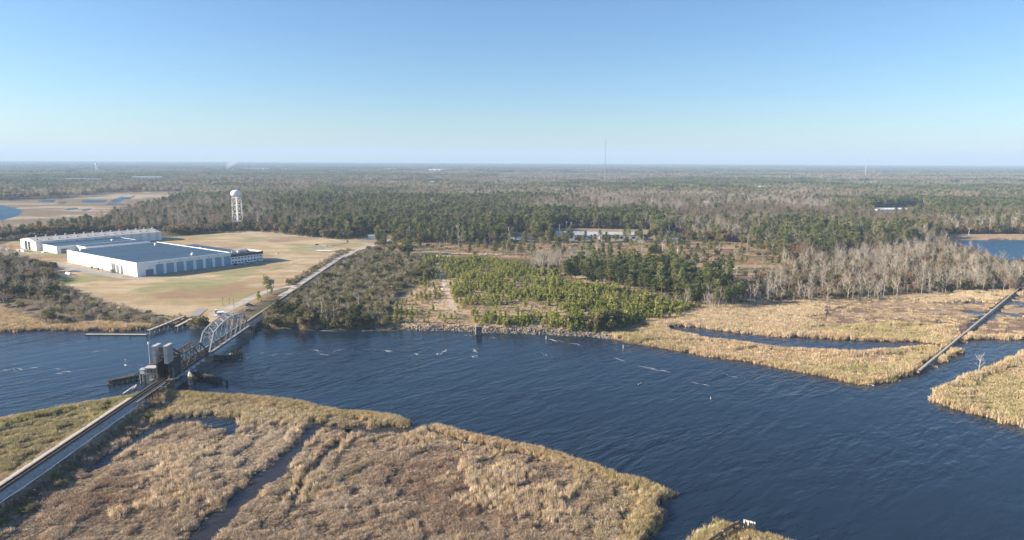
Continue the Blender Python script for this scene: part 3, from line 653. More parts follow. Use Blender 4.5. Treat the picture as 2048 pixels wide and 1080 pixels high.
# signal mast, bridge tender's house, hut on piles
p = G(302, 752, 2); t = thing('mast', 'slim white mast standing beside the counterweights', 'mast', (p[0], p[1], 0))
part('pole', MB().tube((0, 0, -1), (0, 0, 17.0), .2, .14, 8), M['lightgrey'], t); part('lamp_head', MB().tube((0, 0, 17.0), (0, 0, 17.9), .42, .34, 8), M['white'], t); part('platform', MB().box((-.8, -.8, 7.6), (.8, .8, 7.8)), M['redpaint'], t)
p = G(303, 758, 2); t = thing('tender_house', 'small pale operator house with a flat white roof beside the bascule pier', 'house', (p[0] - .3, p[1] + 1.5, 0), HEAD)
part('wall', MB().box((-2.2, -1.8, 4.6), (2.0, 1.8, 7.0)), M['pier'], t); r = part('roof', MB().box((-2.6, -2.2, 7.0), (2.4, 2.2, 7.3)), M['lightgrey'], t)
part('base', MB().box((-3, -2.4, 3.9), (2.9, 2.4, 4.6)), M['pier'], t)
for x in (-1.5, 0.2): f = part('window', MB().box((x, -1.88, 5.2), (x + 1.0, -1.79, 6.5)), M['lightgrey'], t); part('pane', MB().box((x + .12, -1.92, 5.3), (x + .88, -1.87, 6.4)), M['glass'], f)
for x in (-2.4, 2.2):
    for y in (-1.8, 1.8): part('pile', MB().tube((x, y, -2), (x, y, 3.9), .3, n=7), M['timber'], t)
p = G(291, 765, 0); t = thing('hut', 'little white hut raised on dark piles at the end of the timber fender', 'hut', (p[0], p[1], 0), HEAD)
part('wall', MB().box((-1.5, -1.2, 4.3), (1.5, 1.2, 6.3)), M['white'], t); part('roof', MB().box((-1.75, -1.5, 6.3), (1.75, 1.5, 6.5)), M['lightgrey'], t); part('door', MB().box((.2, -1.25, 4.4), (.9, -1.19, 6.0)), M['door'], t)
part('platform', MB().box((-1.9, -1.6, 4.05), (1.9, 1.6, 4.3)), M['timber'], t)
for x in (-1.5, 1.5):
    for y in (-1.2, 1.2): part('pile', MB().tube((x, y, -2), (x, y, 4.05), .24, n=7), M['lightgrey'], t)

# timber fenders
def fender(label, a, b, h, posts, mt, tall=0, wide=2.2):
    a = G(*a, 0); b = G(*b, 0); L = np.hypot(*(b - a)); ang = math.atan2(b[1] - a[1], b[0] - a[0])
    t = thing('timber_fender', label, 'fender', (a[0], a[1], 0), ang)
    for z in (.7, h * .55, h - .25):
        part('wale', MB().box((0, -.22, z - .16), (L, .22, z + .16)), mt, t); 
        if wide > 1: part('wale', MB().box((0, wide - .22, z - .16), (L, wide + .22, z + .16)), mt, t)
    n = posts
    for i in range(n):
        x = L * (i + .3) / n; e = tall if i > n * .68 else 0
        part('pile', MB().tube((x, -.32, -2), (x, -.32, h + .25 + e + random.uniform(-.2, .3)), .26, .22, 7), M['timber'] if mt != M['algae'] or i % 3 else M['algae'], t)
        if i % 2 == 0 and wide > 1: part('pile', MB().tube((x + .4, wide + .3, -2), (x + .4, wide + .3, h + .2 + e + random.uniform(-.2, .3)), .26, .22, 7), M['timber'], t)
    if wide > 1: part('walkway', MB().box((0.3, .3, h - .1), (L * .72, wide - .3, h + .02)), M['paletimber'] if mt == M['algae'] else M['timber'], t)
    return t
fender('weathered timber fender wall reaching out on the upstream side of the bascule pier', (218, 770), (292, 755), 2.0, 14, M['timber'])
fender('mossy green timber fender with upright piles at its far tip, below the truss portal', (412, 720), (484, 716.5), 2.2, 13, M['algae'], 1.3)
fender('dark timber fender slanting downstream from the bascule pier', (384, 752), (438, 768), 2.0, 14, M['timber'])
p = G(387, 750, 0); tag(link('rubble_heap', MB().lathe([(2.6, -.5), (2.2, 1.3), (1.2, 2.5), (.01, 3.0)], 9).mesh('rubble_heap', [M['concrete']]), None, (p[0], p[1], 0)), 'pale yellowish rubble heap where the dark fender meets the pier', 'rubble')
p = G(453, 770, 0); t = thing('dolphin_pile', 'lone dark pile cluster standing in open water below the slanting fender', 'pile', (p[0], p[1], 0))
for i, (dx, dy) in enumerate(((0, 0), (.5, .2), (.15, .5))): part('pile', MB().tube((dx, dy, -2), (dx * .7, dy * .7, 2.0), .3, .27, 8), M['timber'], t)
for lab, a, b in (('longer broken gangway leaning into the water beside the marsh edge', (246, 788), (268, 773)), ('shorter broken gangway leaning into the water beside the hut', (266, 779), (273, 770))):
    a = G(*a, 0); b = G(*b, 1.2); t = thing('broken_gangway', lab, 'gangway', (a[0], a[1], 0)); d = b - a
    part('plank', MB().beam((0, 0, .2), (d[0], d[1], 1.4), .7, .12), M['lightgrey'], t)
    for k in (.25, .6, .95): part('post', MB().tube((d[0] * k, d[1] * k, -1.5), (d[0] * k, d[1] * k, .3 + 1.2 * k), .14, n=6), M['timber'], t)

# ------------------------------------------------------------------ boat ramp and docks
a = G(170, 669.5, 0.3); b = G(293, 669.5, 0.3); t = thing('floating_dock', 'long low floating dock lying along the far reeds', 'dock', (a[0], a[1], 0)); L = b[0] - a[0]
part('pontoon', MB().box((0, 0, -.35), (L, 2.0, .32)), M['timber'], t); part('deck', MB().box((0, -.04, .32), (L, 2.04, .5)), M['paletimber'], t)
for k in (.02, .18, .46, .7, .97): part('guide_pile', MB().tube((L * k, 2.3, -1.5), (L * k, 2.3, 3.4), .2, n=7), M['timber'], t)
def pier_(label, a, b, za, zb, wdt, np_, rail):
    a = G(*a, za); b = G(*b, zb); ang = math.atan2(*(b - a)[::-1]); L = np.hypot(*(b - a)); t = thing('fixed_pier', label, 'pier', (a[0], a[1], 0), ang)
    sl_ = (zb - za) / L
    part('deck', MB().beam((0, 0, za), (L, 0, zb), wdt, .22), M['paletimber'], t)
    for s in (-1, 1): part('stringer', MB().beam((0, s * wdt * .42, za - .35), (L, s * wdt * .42, zb - .35), .25, .5), M['timber'], t)
    for i in range(np_):
        x = L * i / max(1, np_ - 1) * .97; z = za + sl_ * x
        part('cap', MB().box((x - .15, -wdt * .6, z - .85), (x + .15, wdt * .6, z - .6)), M['timber'], t)
        for s in (-1, 1): part('pile', MB().tube((x, s * wdt * .5, -2), (x, s * wdt * .5, z + (.9 if rail else -.2)), .18, n=7), M['paletimber' if s < 0 else 'timber'], t)
    if rail:
        for s in (-1, 1): part('hand_rail', MB().beam((0, s * wdt * .5, za + 1.0), (L, s * wdt * .5, zb + 1.0), .1), M['paletimber'], t)
    return t
pier_('long pale timber pier with handrails running from the dock up to the boat ramp', (296, 661), (368, 632), 2.4, 2.9, 2.4, 9, True)
pier_('short plain timber pier beside the dark round tree', (352, 653), (382, 638), 2.2, 2.7, 2.0, 4, False)
a = [G(*q, 2.5) for q in ((372, 634), (398, 633), (416, 618), (404, 616.5), (392, 618))]
flat('boat_ramp', a, 2.75, M['apron'])
p = G(433, 627, 2.6); t = thing('portable_toilet', 'green portable toilet beside the gravel turnaround', 'portable toilet', (p[0], p[1], tz(*p)), .5)
part('cabin', MB().box((-.75, -.75, 0), (.75, .75, 2.4)), M['toilet'], t); part('roof', MB().box((-.85, -.85, 2.4), (.85, .85, 2.65)), M['white'], t); part('door', MB().box((-.5, -.79, .15), (.5, -.74, 2.2)), M['door'], t)
p = G(441, 630, 2.6); t = thing('shed', 'low grey shed with a pale roof beside the portable toilet', 'shed', (p[0], p[1], tz(*p)), .3)
part('wall', MB().box((-1.8, -1.3, 0), (1.8, 1.3, 2.0)), M['lightgrey'], t); part('roof', MB().box((-2.1, -1.6, 2.0), (2.1, 1.6, 2.25)), M['white'], t); part('door', MB().box((-.5, -1.35, .05), (.5, -1.29, 1.8)), M['doordark'], t)
for lab, q, h in (('thin timber pole standing just behind the truss top', (468, 618), 7), ('thin pole at the grass edge by the boat ramp', (446, 612), 6), ('short leaning pole at the corner of the gravel turnaround', (459, 608), 4.5)):
    p = G(*q, 2.6); t = thing('pole', lab, 'pole', (p[0], p[1], tz(*p))); part('shaft', MB().tube((0, 0, -.5), (0, 0, h), .14, .1, 7), M['pinebark'], t); part('crossarm', MB().box((-.7, -.08, h - .8), (.7, .08, h - .6)), M['pinebark'], t)
p = G(543, 577, 2.6); t = thing('signboard', 'grey signboard on posts behind the lone tall pine', 'sign', (p[0], p[1], tz(*p)), .5)
part('panel', MB().box((-2.2, -.12, 3.6), (2.2, .12, 6.8)), M['doordark'], t)
for x in (-1.5, 1.5): part('post', MB().tube((x, .25, -.5), (x, .25, 6.4), .14, n=7), M['timber'], t)

# ------------------------------------------------------------------ vehicles
def car(label, p, rot, paint, cat='car', group=None, tall=0.0):
    t = thing('parked_car', label, cat, (p[0], p[1], tz(*p) + .02), rot, group)
    body = MB(); prof = [(-2.2, .45), (-2.25, .85), (-2.0, 1.0 + tall * .3), (1.0, 1.0), (2.1, .85), (2.25, .6), (2.15, .4)]; n = len(prof)
    for s in (-.88, .88): body.v += [(x, s, z) for x, z in prof]
    body.f += [tuple(range(n)), tuple(range(2 * n - 1, n - 1, -1))] + [((i + 1) % n, i, n + i, n + (i + 1) % n) for i in range(n)]; body.m += [0] * (n + 2)
    part('body', body, paint, t)
    def cabin(x0, x1, x2, x3, z0, z1, w0, w1):
        m = MB(); m.v += [(x0, -w0, z0), (x3, -w0, z0), (x3, w0, z0), (x0, w0, z0), (x1, -w1, z1), (x2, -w1, z1), (x2, w1, z1), (x1, w1, z1)]
        m.f += [(4, 5, 6, 7), (0, 1, 5, 4), (1, 2, 6, 5), (2, 3, 7, 6), (3, 0, 4, 7)]; m.m += [0] * 5; return m
    part('window', cabin(-1.95, -1.5, .35, 1.05, .98, 1.45 + tall, .8, .68), M['glass'], t)
    part('roof', MB().box((-1.5, -.66, 1.45 + tall), (.36, .66, 1.52 + tall)), paint, t)
    for x in (-1.4, 1.4):
        for s in (-1, 1): part('wheel', MB().tube((x, s * .72, .34), (x, s * .94, .34), .34, n=10), M['tyre'], t)
    for s in (-.6, .6): part('headlight', MB().box((2.18, s - .18, .62), (2.27, s + .18, .78)), M['white'], t)
    return t
black = mat('black_car_paint', (.02, .022, .028), None, 1, .3, spec=.6); silverp = mat('silver_car_paint', (.45, .46, .48), None, 1, .3, .4); whitep = mat('white_car_paint', (.7, .7, .7), None, 1, .35); bluep = mat('blue_car_paint', (.05, .09, .2), None, 1, .3, spec=.6)
car('black tall car parked on the gravel road edge nearer the lone pine', G(498, 611, 2.6), .9, black, tall=.3)
car('silver car parked beside the gravel road between the black car and the truss', G(497, 621, 2.6), .5, silverp)
car('dark blue car parked on the sandy lane beneath the pines', G(813, 508.5, 2.6), .1, bluep)

# ------------------------------------------------------------------ the factory
A0 = (-311.2, 566.87); FA = 0.937
def loc(a, b): return (A0[0] + a * math.cos(FA) - b * math.sin(FA), A0[1] + a * math.sin(FA) + b * math.cos(FA))
GZ = 2.5
def fthing(name, label, cat, a, b, z=GZ, group=None): return thing(name, label, cat, (*loc(a, b), z), FA, group)
flat('concrete_apron', [loc(*q) for q in ((-3, -11), (88, -11), (128, -9), (128, 6), (86, 2), (-2, 4), (-4, 90), (-8, 150), (-22, 152), (-19, 60), (-12, 0))], GZ + .09, M['apron'])
W = fthing('warehouse', 'huge white warehouse with dark flat roof and eight tall grey roller doors', 'warehouse', 0, 0)
LW, DW, HWALL = 85.1, 134.5, 11.6
doors = [(548, 640, .45)] + [(a, b, .74) for a, b in ((670, 762), (795, 884), (917, 1002), (1033, 1115), (1150, 1230), (1263, 1342), (1374, 1452), (1480, 1558))]
def s_of(u):
    t_ = (u - 445) / (1563 - 445.); Y0, Y1 = 566.9, 635.4; return LW * t_ * Y0 / (Y1 - t_ * (Y1 - Y0))
# front wall with real door openings
wb = MB(); x = 0.0
for u0, u1, k in doors:
    a, b = s_of(u0), s_of(u1); h = HWALL * k
    wb.box((x, 0, 0), (a, .4, HWALL)); wb.box((a, 0, h), (b, .4, HWALL)); x = b
wb.box((x, 0, 0), (LW, .4, HWALL))
part('front_wall', wb, M['cladding'], W)
part('side_wall', MB().box((0, .4, 0), (.4, DW, HWALL)), M['cladding'], W); part('back_wall', MB().box((.4, DW - .4, 0), (LW, DW, HWALL)), M['cladding'], W)
part('side_wall', MB().box((LW - .4, .4, 0), (LW, DW - .4, HWALL)), M['cladding'], W)
part('roof', MB().box((.4, .4, HWALL - .75), (LW - .4, DW - .4, HWALL - .35)), M['roofdark'], W)
part('parapet_cap', MB().box((LW - .6, -.1, HWALL), (LW + .1, DW + .1, HWALL + .25)), M['white'], W); part('parapet_cap', MB().box((-.1, -.1, HWALL), (LW - .6, .5, HWALL + .2)), M['white'], W); part('parapet_cap', MB().box((-.1, .5, HWALL), (.5, DW, HWALL + .2)), M['white'], W)
for i, (u0, u1, k) in enumerate(doors):
    a, b = s_of(u0), s_of(u1); h = HWALL * k
    d = part('roller_door', MB().box((a + .08, .22, 0.02), (b - .08, .32, h - .08)), M['doordark' if i == 0 else 'door'], W)
    sl2 = MB()
    for q in range(1, 9): sl2.box((a + .1, .16, h * q / 9 - .05), (b - .1, .23, h * q / 9 + .05))
    part('slat_rib', sl2, M['doordark'], d)
    part('door_frame', MB().box((a - .28, -.1, 0), (a, .0, h + .25)).box((b, -.1, 0), (b + .28, .0, h + .25)).box((a, -.1, h), (b, 0, h + .25)), M['white'], W)
    part('wall_lamp', MB().box(((a + b) / 2 - .35, -.5, h + 1.1), ((a + b) / 2 + .35, 0, h + 1.45)), M['darksteel'], W)
for k in range(1, 25): part('pilaster', MB().box((-.14, k * 5.4 - .16, 0), (0, k * 5.4 + .16, HWALL - .1)), M['rib'], W)
for b in (124.0,): part('door', MB().box((-.1, b, 0), (.05, b + 1.7, 6.5)), M['doordark'], W)
part('vent', MB().box((-.12, 98, 5.0), (.05, 101, 6.2)), M['doordark'], W)
part('small_window', MB().box((-.1, 86, 1.0), (.05, 87.2, 2.0)), M['doordark'], W); part('small_window', MB().box((-.1, 14, .6), (.05, 16, 1.4)), M['doordark'], W)
for q, (a, b) in enumerate(((56, 14), (8, 124), (72, 112))):
    v = part('roof_vent', MB().box((a - .9, b - .9, HWALL - .35), (a + .9, b + .9, HWALL + 1.2)).tube((a, b, HWALL + 1.2), (a, b, HWALL + 2.2), .45, n=10), M['white'], W)
for k in range(1, 10): part('roof_seam', MB().box((.5, k * 13.4 - .12, HWALL - .35), (LW - .7, k * 13.4 + .12, HWALL - .25)), M['doordark'], W)
for k in range(5): part('downspout', MB().box((-.3, 10 + k * 27, 0), (-.15, 10.3 + k * 27, HWALL - .3)), M['lightgrey'], W)
# dust collectors and lean-to on the sunny side
t = fthing('dust_collector', 'tall pale dust collector with hopper and ducts against the sunlit warehouse wall', 'dust collector', -2.4, 38)
part('filter_body', MB().box((-1.6, -2, 3.2), (1.2, 1.2, 7.8)), M['lightgrey'], t); part('hopper', MB().lathe([(.3, 1.2), (1.5, 3.2)], 4, (-.2, -.4)), M['lightgrey'], t)
part('duct', MB().tube((0, 2.4, .3), (0, 2.4, 8.6), .8, n=10).tube((0, 2.4, 8.2), (2.3, 2.4, 8.2), .6, n=10), M['white'], t)
for x in (-1.4, 1.0):
    for y in (-1.8, 1.0): part('leg', MB().beam((x, y, 0), (x, y, 3.2), .25), M['darksteel'], t)
t = fthing('dust_collector', 'taller white twin-stack dust collector nearest the warehouse corner', 'dust collector', -2.2, 30)
part('stack', MB().tube((0, 0, 1.5), (0, 0, 8.2), 1.2, n=12), M['white'], t); part('cone', MB().tube((0, 0, .2), (0, 0, 1.5), .3, 1.2, 12), M['lightgrey'], t); part('pipe', MB().tube((0, 0, 7.6), (2.1, 0, 7.6), .5, n=8).tube((-.2, -2, .4), (-.2, -2, 6.6), .35, n=8), M['lightgrey'], t)
t = fthing('lean_to', 'open lean-to canopy on posts beside the dust collectors', 'canopy', -3.6, 46)
part('roof', MB().beam((-2.2, 0, 2.6), (3.2, 0, 4.2), 9, .18), M['lightgrey'], t)
for y in (-4, 4): part('post', MB().beam((-2, y, 0), (-2, y, 2.6), .2), M['darksteel'], t)
t = fthing('white_tank', 'long white object lying on the grass off the warehouse apron', 'tank', -30, 56); part('shell', MB().tube((0, -4, 1.1), (0, 4, 1.1), 1.1, n=12), M['white'], t); part('cradle', MB().box((-.8, -3, 0), (.8, -2.4, .6)).box((-.8, 2.4, 0), (.8, 3, .6)), M['concrete'], t)
for i, (a, b, lab) in enumerate(((-2.5, 66, 'pallet pile'), (-2.2, 79, 'pallet pile'))):
    t = fthing('pallet', ('nearer dark ' if i == 0 else 'farther dark ') + 'pallets leaning at the base of the sunlit warehouse wall', 'pallet', a, b); part('board', MB().box((-.6, -1, 0), (.6, 1, 1.5)).box((-.7, -1.1, 1.5), (.7, 1.1, 1.6)), M['timber'], t)

def on_field(u, v): p = G(u, v, 2.6); return (p[0], p[1], tz(*p))
t = thing('pipe_stack', 'long white pipes laid side by side on the field by the gravel junction', 'pipes', on_field(648, 502), .05)
for k in range(4): part('pipe', MB().tube((-9 + k, k * 1.1, .45), (8 + k * 1.5, k * 1.1, .45), .42, n=8), M['white'], t)
t = thing('pipe_stack', 'grey pipe bundle on the grass a little beyond the white pipes', 'pipes', on_field(632, 498), .1)
for k in range(3): part('pipe', MB().tube((-7, k * 1.0, .4), (7, k * 1.0, .4), .38, n=8), M['lightgrey'], t)
t = thing('spoil_mound', 'small reddish brown spoil mound on the dry field', 'mound', on_field(633, 490)); part('heap', MB().lathe([(2.6, -.2), (2.0, .8), (1.0, 1.4), (.01, 1.6)], 9), M['rust'], t)
t = thing('white_cabinet', 'little white cabinet standing alone on the field past the office wing', 'cabinet', on_field(556, 508), .4); part('body', MB().box((-1, -.7, 0), (1, .7, 2.0)), M['white'], t); part('lid', MB().box((-1.1, -.8, 2.0), (1.1, .8, 2.15)), M['lightgrey'], t)
t = thing('white_cabinet', 'white cabinet among the pipes at the gravel junction', 'cabinet', on_field(655, 494), .2); part('body', MB().box((-.8, -.7, 0), (.8, .7, 2.4)), M['white'], t); part('lid', MB().box((-.9, -.8, 2.4), (.9, .8, 2.55)), M['lightgrey'], t)
# lower annex behind, office wing
t = fthing('annex', 'low dark-roofed annex along the far side of the warehouse', 'building', LW + .3, 22)
part('wall', MB().box((0, 6, 0), (30, 96, 7.2)), M['cladding'], t); part('roof', MB().box((-.1, 5.9, 7.2), (30.2, 96.2, 7.5)), M['roofdark'], t)
for a, b in ((9, 30), (14, 55)): part('roof_vent', MB().box((a, b, 7.5), (a + 1.6, b + 1.6, 8.9)), M['white'], t)
O = fthing('office_wing', 'two storey white office wing with a dark maroon fascia and two rows of windows', 'office', LW + .3, .8)
OL, OD, OH = 33.8, 25.0, 9.6
part('wall', MB().box((0, 0, 0), (OL, .4, OH - 2.6)).box((OL - .4, .4, 0), (OL, OD, OH - 2.6)).box((0, OD - .4, 0), (OL - .4, OD, OH - 2.6)).box((0, .4, 0), (.4, OD - .4, OH - 2.6)), M['white'], O)
part('fascia', MB().box((-.02, -.25, OH - 2.6), (OL + .25, .4, OH)), M['maroon'], O); part('fascia', MB().box((OL - .4, .4, OH - 2.6), (OL + .25, OD, OH)), M['maroon'], O)
part('parapet', MB().box((OL - .55, .45, OH - 1.2), (OL - .42, OD - .2, OH + .05)).box((16, OD - .6, OH - 2.6), (OL - .55, OD - .3, OH)), M['white'], O)
part('roof', MB().box((.4, .4, OH - 2.5), (OL - .45, OD - .45, OH - 2.2)), M['roofdark'], O)
for r_, z in enumerate((1.6, 4.9)):
    for k in range(10):
        if r_ == 0 and k == 9: pass
        x = 1.0 + k * 3.27; f = part('window', MB().box((x, -.1, z), (x + 2.0, -.0, z + 1.2)), M['lightgrey'], O); part('pane', MB().box((x + .1, -.14, z + .1), (x + 1.9, -.09, z + 1.1)), M['glass'], f)
part('roof_vent', MB().box((20, 20, OH - 2.2), (22, 22, OH - .3)), M['white'], O)
cl = [(0, black, 'black'), (1, silverp, 'silver'), (2, whitep, 'white'), (3, black, 'charcoal'), (4, silverp, 'pale grey'), (5, whitep, 'off white'), (6, bluep, 'dark blue'), (7, silverp, 'light silver')]
for i, pm, nm in cl:
    q = loc(LW + 2 + i * 3.9, -3.2 - (i % 3) * 2.6); car('%s car in the shaded row before the office wing, number of bays from the roller doors differing' % nm if False else '%s car parked in the shade below the office windows' % nm, q, FA + (1.57 if i % 3 == 0 else .1), pm, group='cars parked at the office')

# long gabled hall and lower flat blocks behind the warehouse
Gb = fthing('gabled_hall', 'very long white gabled hall with a pale metal roof behind the warehouse', 'industrial hall', 14.5, 248.8)
GL, GD, GE, GR = 133.0, 42.0, 9.6, 12.4
gw = MB(); gw.box((.4, 0, 0), (GL, .4, GE)); gw.box((.4, GD - .4, 0), (GL, GD, GE))
# gable end with the tall dark opening
o0, o1, oh = 15.0, 29.6, 8.8
gw.box((0, 0, 0), (.4, o0, GE)).box((0, o1, 0), (.4, GD, GE)).box((0, o0, oh), (.4, o1, GE))
for xx in (0, GL - .4):
    k = len(gw.v); gw.v += [(xx, 0, GE), (xx, GD, GE), (xx, GD / 2, GR), (xx + .4, 0, GE), (xx + .4, GD, GE), (xx + .4, GD / 2, GR)]; gw.f += [(k + 1, k, k + 2), (k + 3, k + 4, k + 5), (k, k + 3, k + 5, k + 2), (k + 4, k + 1, k + 2, k + 5)]; gw.m += [0] * 4
gw.box((GL - .4, .4, 0), (GL, GD - .4, GE))
part('wall', gw, M['cladding'], Gb)
for s in (0, 1):
    m = MB(); y0 = -.5 if s == 0 else GD + .5; zz = GE - .05
    m.v += [(-.4, y0, zz), (GL + .4, y0, zz), (GL + .4, GD / 2, GR + .12), (-.4, GD / 2, GR + .12), (-.4, y0, zz + .2), (GL + .4, y0, zz + .2), (GL + .4, GD / 2, GR + .35), (-.4, GD / 2, GR + .35)]
    m.f += [(0, 1, 2, 3), (4, 5, 6, 7), (0, 1, 5, 4), (3, 0, 4, 7), (1, 2, 6, 5)]; m.m += [0] * 5
    part('roof', m, M['roofpale'], Gb)
part('bay_recess', MB().box((5.0, o0, 0), (5.2, o1, oh)), M['doordark'], Gb)
for y in (o0 + .4, o0 + 4.6, o0 + 9.2, o1 - 1.2): part('door_mast', MB().box((-.5, y, 0), (.2, y + .9, oh)), M['green'], Gb)
part('sliding_door', MB().box((.1, o0 + 5.6, .1), (.3, o0 + 9.0, oh - .2)), M['white'], Gb)
for k in range(14):
    x = 4 + k * 9.6
    part('roof_fan', MB().tube((x + (k % 3), 7, GE + .7), (x + (k % 3), 7, GE + 2.2), .75, .9, 8), M['doordark'], Gb)
    part('ridge_vent', MB().tube((x + 4, GD / 2, GR + .2), (x + 4, GD / 2, GR + 1.9), .8, 1.0, 8), M['lightgrey'], Gb)
for k in range(1, 14): part('pilaster', MB().box((k * 9.7 - .15, -.12, 0), (k * 10 + .15, 0, GE - .2)), M['rib'], Gb)
t = fthing('flat_block', 'low white block with a long dark roof joined to the gabled hall', 'building', 19, 209)
part('wall', MB().box((0, 0, 0), (80, 39.6, 7.0)), M['cladding'], t); part('roof', MB().box((.4, .4, 7.0), (79.6, 39.5, 7.15)), M['roofdark'], t); part('parapet_cap', MB().box((-.1, -.1, 7.0), (80, .3, 7.4)).box((-.1, .3, 7.0), (.3, 39.6, 7.4)).box((79.6, .3, 7.0), (80, 39.6, 7.4)), M['white'], t)
part('roller_door', MB().box((4, -.12, 0), (10, 0.02, 4.6)), M['doordark'], t); part('vent', MB().box((-.12, 6, 5), (0.02, 9, 6)), M['doordark'], t); part('roof_vent', MB().box((60, 14, 7.15), (62, 16, 8.6)), M['white'], t)
t = fthing('step_block', 'lower white block stepping out between the warehouse and the long dark roof', 'building', 37, 186)
part('wall', MB().box((0, 0, 0), (66, 22.6, 6.2)), M['cladding'], t); part('roof', MB().box((.4, .4, 6.2), (65.6, 22.5, 6.35)), M['roofdark'], t); part('parapet_cap', MB().box((-.1, -.1, 6.2), (66, .5, 7.0)).box((-.1, .5, 6.2), (.4, 22.6, 7.0)), M['white'], t); part('roller_door', MB().box((3, -.12, 0), (11, 0.02, 4.4)), M['door'], t)
for i, (a, b, mt_, lab, sz) in enumerate(((-8, 282, 'white', 'white skip box farthest out before the gabled hall door', (2, 3, 2.6)), (-3, 274, 'lightgrey', 'grey crate in the middle of the line before the gabled hall door', (1.6, 2.4, 1.8)), (5, 254, 'white', 'white box under the sunlit gable corner', (2, 3.6, 2.2)), (4, 265, 'concrete', 'pale block close to the open gable door', (1.4, 3, 1.3)), (14, 228, 'lightgrey', 'grey crate in the shadow beside the low flat block', (1.5, 3, 1.2)))):
    t = fthing('storage_box', lab, 'box', a, b); part('body', MB().box((-sz[0], -sz[1], 0), (sz[0], sz[1], sz[2])), M[mt_], t); part('lid', MB().box((-sz[0] - .1, -sz[1] - .1, sz[2]), (sz[0] + .1, sz[1] + .1, sz[2] + .15)), M['lightgrey'], t)

# ------------------------------------------------------------------ water tower
p = G(477, 458, GZ); t = thing('water_tower', 'tall white four-legged water tower at the edge of the dry field', 'water tower', (p[0], p[1] - 1, GZ), .30)
HT = 45.0; RB, RT = 6.8, 5.9
leg = lambda i, z: ((RB + (RT - RB) * z / HT) * math.cos(i * math.pi / 2 + .2), (RB + (RT - RB) * z / HT) * math.sin(i * math.pi / 2 + .2), z)
for i in range(4):
    part('leg', MB().tube(leg(i, 0), leg(i, HT), .5, .42, 10), M['white'], t); part('footing', MB().box((leg(i, 0)[0] - 1, leg(i, 0)[1] - 1, -.6), (leg(i, 0)[0] + 1, leg(i, 0)[1] + 1, .4)), M['concrete'], t)
    for k in range(4):
        z0, z1 = HT * k / 4, HT * (k + 1) / 4
        part('strut', MB().beam(leg(i, z1 if k < 3 else z1 - 1), leg((i + 1) % 4, z1 if k < 3 else z1 - 1), .38), M['white'], t)
        part('tie_rod', MB().beam(leg(i, z0), leg((i + 1) % 4, z1), .13), M['white'], t); part('tie_rod', MB().beam(leg(i, z1), leg((i + 1) % 4, z0), .13), M['white'], t)
part('riser_pipe', MB().tube((0, 0, 0), (0, 0, HT + 1), .5, n=12), M['white'], t)
tk = part('tank', MB().lathe([(.8, HT - .5), (4.2, HT + .2), (6.6, HT + 1.8), (7.2, HT + 3.4), (7.2, HT + 5.6), (6.6, HT + 7.2), (4.4, HT + 8.6), (1.8, HT + 9.2), (.01, HT + 9.3)], 28), M['white'], t, True)
part('balcony', MB().lathe([(6.9, HT + 3.0), (7.9, HT + 3.0), (7.9, HT + 3.2), (6.9, HT + 3.2)], 28), M['lightgrey'], tk); part('hand_rail', MB().lathe([(7.85, HT + 4.1), (7.95, HT + 4.1), (7.95, HT + 4.25), (7.85, HT + 4.25)], 28), M['white'], tk)
part('vent_cap', MB().tube((0, 0, HT + 9.2), (0, 0, HT + 10.2), .5, .6, 8), M['lightgrey'], t)

# ------------------------------------------------------------------ pipeline crossing the marshes
def pipeline(label, p0, p1, z, r, mt, n_sup, deckw, endmt, name='pipeline'):
    a = np.array(p0); b = np.array(p1); L = np.hypot(*(b - a)); ang = math.atan2(*(b - a)[::-1]); t = thing(name, label, 'pipeline', (a[0], a[1], 0), ang)
    part('pipe', MB().tube((1.4, 0, z), (L, 0, z), r, n=14), mt, t, True); part('end_flange', MB().tube((0, 0, z - .15), (1.4, 0, z), r * 1.22, n=14), endmt, t)
    if deckw: part('walkway', MB().box((1.4, -deckw, z + r - .02), (L, deckw, z + r + .14)), M['paletimber'], t)
    for i in range(n_sup):
        x = 3 + (L - 6) * i / (n_sup - 1)
        part('saddle', MB().box((x - .3, -r * 1.15, z - r - .35), (x + .3, r * 1.15, z - r * .5)), M['timber'], t)
        for s in (-1, 1): part('pile', MB().tube((x, s * r * .95, -2), (x, s * r * .95, z - r * .2), .2, n=6), M['timber'], t)
    for k in range(max(2, n_sup // 4)):
        x = 8 + (L - 16) * k / max(1, n_sup // 4 - 1); part('collar', MB().tube((x - .18, 0, z), (x + .18, 0, z), r * 1.13, n=14), M['lightgrey'], t)
    return t
pa = G(1836, 744, 1.2); pb = G(2036, 578.5, 1.6); pc_ = pb + (pb - pa) * .5
pipeline('long straight pale pipeline on piles crossing the grass marsh beside blue puddles', pa, pc_, 1.35, .5, M['pipe'], 46, .42, M['rustpipe'])
qa = G(1478, 1043, 2.4); qb = G(1422, 1080, 2.0); qb = qa + (qb - qa) * 2.2
pipeline('rusty pipe end with collars poking over the reeds of the small near islet', qa, qb, 2.3, .38, M['rustpipe'], 5, 0, M['rustpipe'])
a = G(1487, 1042, 2.6); b = G(1511, 1048, 2.6); ang = math.atan2(*(b - a)[::-1]); L = np.hypot(*(b - a))
t = thing('sheet_pile_wall', 'pale upright sheet pile wall next to the rusty pipe end', 'retaining wall', (a[0], a[1], 0), ang)
n = 6
for i in range(n): part('sheet', MB().box((L * i / n, -.12 + .1 * (i % 2), -1.5), (L * (i + 1) / n - .05, .12 + .1 * (i % 2), 3.1 - .03 * (i % 3))), M['sheetpile'], t)
for i in (1, 3, 4, 5): part('post', MB().box((L * i / n - .14, -.45, -1.5), (L * i / n + .08, -.15, 2.7)), M['timber'], t)
part('brace', MB().beam((L * .2, -.6, 2.0), (L * .75, -1.8, .2), .16), M['timber'], t)

